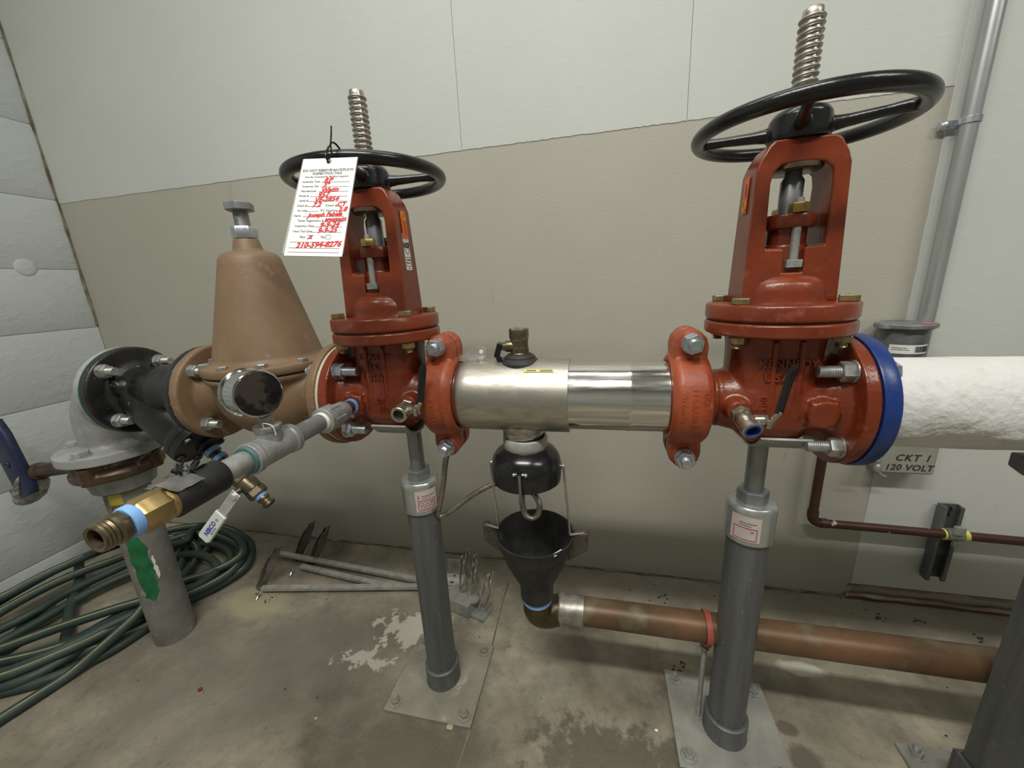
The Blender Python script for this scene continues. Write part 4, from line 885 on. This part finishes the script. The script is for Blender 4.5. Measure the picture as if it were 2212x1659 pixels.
while u < .032:
    k = rr.choice([.0007, .0014]); quadpatch(b, jf, u, u+k, -.0065, .006, 1, .0006); u += k+rr.choice([.0008, .0014])
quadpatch(b, jf, -.035, -.012, .002, .003, 2, .0006); quadpatch(b, jf, -.035, -.008, -.002, -.001, 2, .0006); obj('print', b, inkblack, o)
t = thing('electrical_box', (.714, .40, .47), 'grey electrical box with handwritten circuit note below the white pipe', 'electrical box')
b = B(); b.box((.715, .401, .490), (.112, .050, .170)); obj('box', b, boxgrey, t, bevel=.006, seg=3)
b = B(); b.lathe((.662, .385, .432), (-1, -.3, 0), [(0, .006), (.010, .006)], 10); b.tube([(.650, .375, .425), (.656, .370, .412), (.664, .372, .402), (.675, .374, .398)], .0035, 8); b.sphere((.655, .374, .418), .008, (1, 1, 1.6)); obj('clip', b, galvfit, t)
b = B(); text(b, 'CKT 1', .023, plane_map((.722, .3755, .447), (1, 0, 0), (0, 0, 1)), .0006, shear=.2, space=1.15, bold=.0003); text(b, '120 VOLT', .0215, plane_map((.718, .3755, .422), (1, 0, 0), (0, 0, 1)), .0006, shear=.15, space=1.05, bold=.0003); obj('handwriting', b, inkblack, t)
# small brown line
t = thing('small_copper_line', (.55, .39, .25), 'thin dark brown copper line turning along the wall at right', 'pipe')
b = B(); b.tube([(.547, .392, .66), (.547, .392, .50), (.547, .392, .32), (.547, .392, .268), (.549, .392, .255), (.560, .392, .2475), (.575, .392, .2465), (.70, .392, .2445), (.90, .392, .240), (1.25, .392, .231)], .0105, 18, sub=4); obj('pipe', b, browncu, t)
b = B(); b.lathe((.547, .392, .282), (0, 0, -1), [(0, .0125), (.018, .0125)], 18); b.lathe((.566, .392, .247), (1, 0, 0), [(0, .0125), (.016, .0125)], 18); obj('elbow_collar', b, browncu, t)
t = thing('strut_bracket', (.845, .415, .21), 'short dark slotted strut channel on the wall holding the thin brown line', 'bracket')
b = B(); Z0, Z1 = .100, .312; prof = [(-.0205, 0), (.0205, 0), (.0205, -.021), (.0125, -.021), (.0125, -.015), (.0175, -.015), (.0175, -.003), (-.0175, -.003), (-.0175, -.015), (-.0125, -.015), (-.0125, -.021), (-.0205, -.021)]
b.rings([[V((.845+u, WY-.008+v, z)) for u, v in prof] for z in (Z0, Z1)]); obj('channel', b, galvdark, t)
b = B(); b.lathe((.845, .414, .300), (0, -1, 0), [(0, .008), (.003, .007)], 12); b.lathe((.845, .414, .285), (0, -1, 0), [(0, .006), (.003, .005)], 12); obj('slot_bolt', b, castblack, t)
b = B(); b.pipe((.835, .392, .2425), (1, 0, 0), [(0, .0115), (.030, .0115), (.030, .0145), (0, .0145)], 22); b.box((.850, .378, .262), (.022, .008, .022)); b.box((.850, .380, .224), (.012, .008, .014)); obj('clamp', b, galvfit, t, bevel=.0008)
b = B(); b.pipe((.868, .392, .242), (1, 0, 0), [(0, .0108), (.010, .0108), (.010, .0135), (0, .0135)], 22); obj('cushion', b, stk_lemon, t); b = B(); b.pipe((.829, .392, .242), (1, 0, 0), [(0, .0108), (.004, .0108), (.004, .0135), (0, .0135)], 22); obj('cushion', b, stk_lemon, t)
# ================================================================ right square post
t = thing('steel_post', (.65, -.066, 0), 'dark grey square steel post cut off by the right edge of the picture', 'post')
PX0, PY0 = .603, -.020           # back left corner of the post
b = B(); b.box((PX0+.046, PY0-.046, .31), (.092, .092, .60)); obj('post', b, galvdark, t, bevel=.003)
b = B(); b.box((PX0+.05, PY0-.035, .004), (.19, .19, .008)); obj('base_plate', b, dustplate, t, bevel=.001)
b = B(); b.box((PX0-.004, PY0-.046, .048), (.006, .100, .080)); b.box((PX0+.046, PY0-.097, .030), (.108, .006, .044)); b.box((PX0+.046, PY0+.004, .048), (.106, .006, .080)); obj('base_clip', b, galvdark, t, bevel=.001)
for x, y in ((PX0-.022, PY0+.044), (PX0-.022, PY0-.112)):
    b = B(); b.lathe((x, y, .008), (0, 0, 1), [(0, .014), (.002, .014)], 16); b.hex((x, y, .010), (0, 0, 1), .011, .009); b.thread((x, y, .019), (0, 0, 1), .006, .010, .002); obj('anchor_bolt', b, galvfit, t, angle=30)
b = B(); b.prism([(-.030, .010), (.10, .010), (.10, -.024), (-.012, -.024), (-.030, -.010)], (.605, .012, .615), (1, 0, 0), (0, 0, 1), .130); obj('top_arm', b, galvdark, t, bevel=.002, label='dark arm below the white pipe')
# ================================================================ garden hose coil
t = thing('garden_hose', tuple(fl(280, 1330)), 'dark green garden hose with yellow stripe coiled on the floor in the corner', 'hose')
HR = .0125
strands = [  # (pixel x, pixel y, height of hose axis)
 [(-160, 1395, .05), (-60, 1335, .075), (40, 1275, .085), (140, 1222, .09), (240, 1182, .08), (340, 1152, .06), (430, 1136, .04), (500, 1145, .025), (542, 1178, .02), (532, 1222, .02), (475, 1262, .02), (400, 1300, .02), (320, 1350, .02), (200, 1402, .02), (80, 1440, .015), (-80, 1470, .015)],
 [(-160, 1420, .04), (-60, 1360, .06), (40, 1300, .07), (140, 1250, .075), (240, 1212, .065), (340, 1176, .055), (430, 1152, .05), (490, 1165, .045), (524, 1192, .04), (505, 1230, .04), (440, 1270, .04), (330, 1315, .045), (200, 1372, .045), (80, 1412, .04), (-80, 1445, .04)],
 [(-160, 1450, .03), (-40, 1380, .04), (60, 1330, .05), (150, 1278, .05), (240, 1235, .045), (330, 1196, .04), (400, 1180, .03), (470, 1178, .03), (500, 1205, .03), (470, 1245, .03), (400, 1288, .03), (300, 1340, .03), (180, 1400, .03), (60, 1465, .03), (-80, 1500, .03)],
 [(-160, 1480, .02), (-30, 1405, .03), (80, 1345, .03), (170, 1292, .03), (250, 1252, .03), (330, 1222, .03), (380, 1200, .02), (440, 1200, .05), (470, 1228, .05), (430, 1262, .05), (350, 1300, .055), (250, 1345, .06), (140, 1400, .055), (20, 1450, .05), (-80, 1475, .05)],
 [(-120, 1330, .11), (0, 1292, .10), (90, 1245, .115), (180, 1205, .115), (270, 1166, .09), (360, 1160, .05), (415, 1172, .04), (428, 1200, .03), (400, 1240, .03), (340, 1285, .065), (240, 1318, .07), (120, 1358, .065), (0, 1402, .06), (-80, 1425, .06)],
 [(170, 1216, .06), (172, 1250, .045), (160, 1285, .035), (150, 1320, .025), (148, 1350, .018), (150, 1385, .015), (230, 1345, .035), (330, 1286, .075)],
 [(-80, 1420, .014), (20, 1400, .014), (40, 1365, .014), (70, 1330, .02), (110, 1300, .03)],
 [(-120, 1640, .014), (-20, 1568, .014), (70, 1510, .014), (150, 1458, .014), (220, 1398, .04), (290, 1335, .07), (330, 1290, .085), (380, 1262, .05), (460, 1235, .05), (520, 1200, .06), (515, 1165, .06), (455, 1140, .05), (410, 1165, .03), (370, 1215, .02)],
 [(300, 1200, .02), (360, 1165, .02), (440, 1150, .02), (455, 1175, .02), (420, 1215, .02), (380, 1262, .02)],
 [(340, 1180, .05), (400, 1170, .06), (412, 1150, .07), (440, 1135, .045), (420, 1160, .03), (395, 1210, .014), (385, 1250, .014)],
 [(-120, 1520, .014), (0, 1495, .014), (120, 1462, .014), (240, 1405, .014), (340, 1340, .014), (420, 1290, .014)],
 [(-120, 1490, .06), (0, 1462, .055), (110, 1420, .05), (220, 1370, .05), (310, 1318, .05), (360, 1290, .04)],
]
b = B(); st = B()
for i, sd in enumerate(strands):
    P = []
    for px, py, z in sd:
        z = max(z, HR); p = fl(px, py, z); p.x = max(p.x, LX+HR+.003); p.y = min(p.y, WY-.008-HR); P.append(p)
    b.tube(P, HR, 12, sub=5)
    if i in (0, 1, 4, 7, 8, 11):
        Q = [p+V((.35*HR, -.35*HR, HR*.80)) for p in P]; st.tube(Q, .0021, 6, sub=5)
obj('hose', b, hosegreen, t); obj('stripe', st, hosestripe, t, label='yellow stripe along the hose')
# ================================================================ hanger bars on the floor
def strip(b, p0, p1, w, th=.0015, lip=.009):
    p0 = V(p0); p1 = V(p1); d = (p1-p0).normalized(); s_ = V((0, 0, 1)).cross(d).normalized(); up = d.cross(s_)
    prof = [(-w/2, 0), (-w/2, -lip), (-w/2+th, -lip), (-w/2+th, -th), (w/2, -th), (w/2, 0)]
    b.rings([[q+s_*u+up*v for u, v in prof] for q in (p0, p1)])
def clip(b, c, ang, sz=1., lean=.25, gap=.020, shx=0., shy=0.):
    """U-shaped spring clip of bent sheet ribbon: one straight cheek, one kinked cheek, tabs at the top"""
    R = Matrix.Rotation(ang, 3, 'Z') @ Matrix.Rotation(lean, 3, 'X')
    def ribbon(path):
        rg = []
        for k, (x, z, h0, h1) in enumerate(path):
            a = path[max(k-1, 0)]; e = path[min(k+1, len(path)-1)]; d = V((e[0]-a[0], 0, e[1]-a[1])).normalized(); n = V((d.z, 0, -d.x))*.0007
            rg.append([V(c)+R@((V((x, y, z))+n*q)*sz)+V((shx*z*sz, shy*z*sz, 0)) for y, q in ((h0, -1), (h1, -1), (h1, 1), (h0, 1))])
        b.rings(rg)
    g = gap/2
    ribbon([(-g*.6, .112, -.004, .004), (-g-.002, .108, -.006, .005), (-g-.002, .094, -.006, .006), (-g, .090, -.016, .014), (-g, .060, -.017, .015), (-g, .030, -.011, .010), (-g, .004, -.009, .009), (-g+.003, 0, -.009, .009), (g-.003, 0, -.009, .009), (g, .004, -.009, .009), (g, .034, -.011, .010), (g+.001, .052, -.014, .012), (g*.1, .074, -.015, .014), (g*.1-.002, .096, -.012, .012), (g*.1, .100, -.005, .005), (g*.1+.001, .118, -.005, .004)])
def wing(b, c, d):
    d, u, v = basis(d); c = V(c); b.lathe(c, d, [(0, .005), (.006, .004)], 12)
    for s_ in (-1, 1): b.tube([c+d*.003, c+d*.008+u*.006*s_, c+d*.014+u*.010*s_], [.003, .0032, .0026], 8)
bars = [((565, 1268), (905, 1264), .022, 'lowest of the three galvanized hanger bars lying on the floor', (562, 1268), .5),
        ((600, 1192), (900, 1249), .028, 'upper of the three galvanized hanger bars, nearest the wall', (640, 1206), .55),
        ((650, 1221), (835, 1263), .018, 'short middle galvanized hanger bar with a bright wing nut', (672, 1216), .5)]
for p0, p1, z, lab, cpx, an in bars:
    a0, a1 = fl(*p0, z), fl(*p1, z); t = thing('hanger_bar', (a0.x, a0.y, 0), lab, 'hanger bar', 'metal hanger bars by the wall')
    a1 = a0+(a1-a0)*1.16 if p0[0] != 650 else a1
    b = B(); strip(b, a0, a1, .016); obj('bar', b, sheet, t)
    c = fl(*cpx, .004); c.z = .002; b = B(); clip(b, c, -.35, 1.08, .0, .020, .50, .35); obj('clip', b, sheetdull, t)
    if p0[0] != 600:
        b = B(); q = fl(560, 1283, .01) if p0[0] == 565 else fl(632, 1232, .012); wing(b, q, (.1, -1, .1)); obj('wing_nut', b, zinc, t, label='bright wing nut')
cl = [((1000, 1272), .045, .10, .98, .05), ((1024, 1290), .030, .15, 1.0, .08), ((1040, 1316), .012, .25, 1.05, .05), ((1026, 1256), .030, .1, .85, .12), ((1012, 1238), .020, .15, .80, .1)]
for i, (p, z, an, sz, ln_) in enumerate(cl):
    c = fl(*p, z); lab = ['leftmost upright gull shaped clip in the bracket pile by the wall', 'upright clip just right of the leftmost in the bracket pile', 'rightmost leaning clip of the bracket pile', 'tall clip behind the middle of the bracket pile', 'small clip at the back of the bracket pile'][i]
    b = B(); clip(b, c, an, sz, ln_, .019, .12 if i != 2 else .30, .1); tag(obj('sheet_clip', b, sheet, loc=tuple(c)), lab, 'clip', 'clips in the bracket pile by the wall')
t = thing('box_bracket', tuple(fl(1000, 1315)), 'square folded steel bracket at the bottom of the bracket pile', 'bracket')
c = fl(1000, 1310, .0); R_ = Matrix.Rotation(-.28, 3, 'Z'); b = B(); b.box(c+R_@V((0, -.028, .022)), (.082, .002, .036), R_); b.box(c+R_@V((0, 0, .040)), (.082, .056, .002), R_); b.box(c+R_@V((.040, 0, .022)), (.002, .056, .036), R_); obj('folded_plate', b, sheet, t)
b = B(); b.lathe(c+R_@V((.040, 0, .0412)), (0, 0, 1), [(0, .016), (.002, .016)], 20); b.cyl(c+R_@V((.036, -.026, .004)), c+R_@V((.036, -.026, .038)), .003); b.box(c+R_@V((.062, .002, .006)), (.045, .05, .008), R_); obj('boss', b, sheet, t)
t = thing('bright_channel', tuple(fl(980, 1262)), 'bright slotted channel piece lying on the bracket pile right of the left stand', 'bracket')
c = fl(975, 1258, .03); b = B(); b.box(c+V((-.004, .014, .012)), (.085, .014, .0015)); b.box(c+V((0, -.004, .004)), (.075, .024, .0015)); b.box(c+V((0, -.018, -.006)), (.075, .010, .012)); b.box(c+V((-.004, .007, .008)), (.085, .0015, .008)); obj('channel', b, sheetlight, t)
b = B(); b.lathe(c+V((.006, .014, .0128)), (0, 0, 1), [(0, .0035), (.0004, .0035)], 12); b.lathe(c+V((.024, .014, .0128)), (0, 0, 1), [(0, .002), (.0004, .002)], 12); b.lathe(c+V((.004, -.004, .0048)), (0, 0, 1), [(0, .0065), (.0004, .0065)], 16, sc=(.5, 1)); obj('slot', b, inkblack, t)
t = thing('hole_bracket', tuple(fl(995, 1232)), 'pale bracket plate with a large round hole behind the bracket pile', 'bracket')
c = fl(990, 1245, .0); b = B(); outer_ = []; inner_ = []
for k in range(24):
    a = 2*PI*k/24; m_ = 1/max(abs(math.cos(a)), abs(math.sin(a))); outer_.append((.030*m_*math.cos(a), .030*m_*math.sin(a)+.032)); inner_.append((.016*math.cos(a), .016*math.sin(a)+.032))
vs = [c+V((u, y, v)) for y in (0, .0015) for L_ in (outer_, inner_) for u, v in L_]; fs = []
for i in range(24):
    j = (i+1) % 24; fs += [(i, j, 24+j, 24+i), (48+j, 48+i, 72+i, 72+j), (j, i, 48+i, 48+j), (24+i, 24+j, 72+j, 72+i)]
b.add(vs, fs); obj('plate', b, sheetlight, t)
# ================================================================ debris on the floor
def pebble(px, py, r, m, lab, cat='debris', sc=(1, .8, .5), group=None):
    p = fl(px, py, 0); b = B(); b.sphere((p.x, p.y, r*sc[2]*.75), r, sc, 8, 5)
    rnd = random.Random(px); b.v = [tuple(V(v)+V([rnd.uniform(-.18, .18)*r for _ in range(3)])) for v in b.v]; tag(obj('pebble', b, m, loc=tuple(p)), lab, cat, group)
pm = M('tan_pebble', (.40, .34, .22), .8); dm = M('dark_crumb', (.035, .028, .022), .9)
pebble(972, 1572, .008, pm, 'pale tan pebble at the front edge of the left base plate'); pebble(432, 1491, .006, M('rust_crumb', (.16, .03, .018), .8), 'small rust red crumb on the floor in front of the riser pipe')
pebble(1418, 1579, .004, paper, 'tiny white chip on the floor between the two pipe stands'); pebble(683, 1553, .004, pm, 'tiny tan crumb alone on the floor at bottom left')
pebble(1012, 1240, .005, dm, 'dark crumb behind the bracket pile')
b = B(); rnd = random.Random(21)
for k in range(70):
    x = rnd.uniform(-1.5, .95); y = rnd.choice([rnd.uniform(-.25, .41), rnd.uniform(.36, .415)]); r = rnd.uniform(.001, .0028); b.sphere((x, y, r*.4), r, (1, rnd.uniform(.4, 1), .5), 6, 4)
for cx_, cy_ in ((.19, .345), (.19, .13), (.72, .36), (.80, .36), (.90, .33), (.17, .10), (-.97, .14)):
    for k in range(9): r = rnd.uniform(.001, .0038); b.sphere((cx_+rnd.gauss(0, .012), cy_+rnd.gauss(0, .008), r*.4), r, (1, .7, .5), 6, 4)
g = obj('floor_grit', b, dm, loc=(0, .1, 0), kind='stuff'); tag(g, 'dark grit and crumbs scattered over the concrete floor', 'grit')
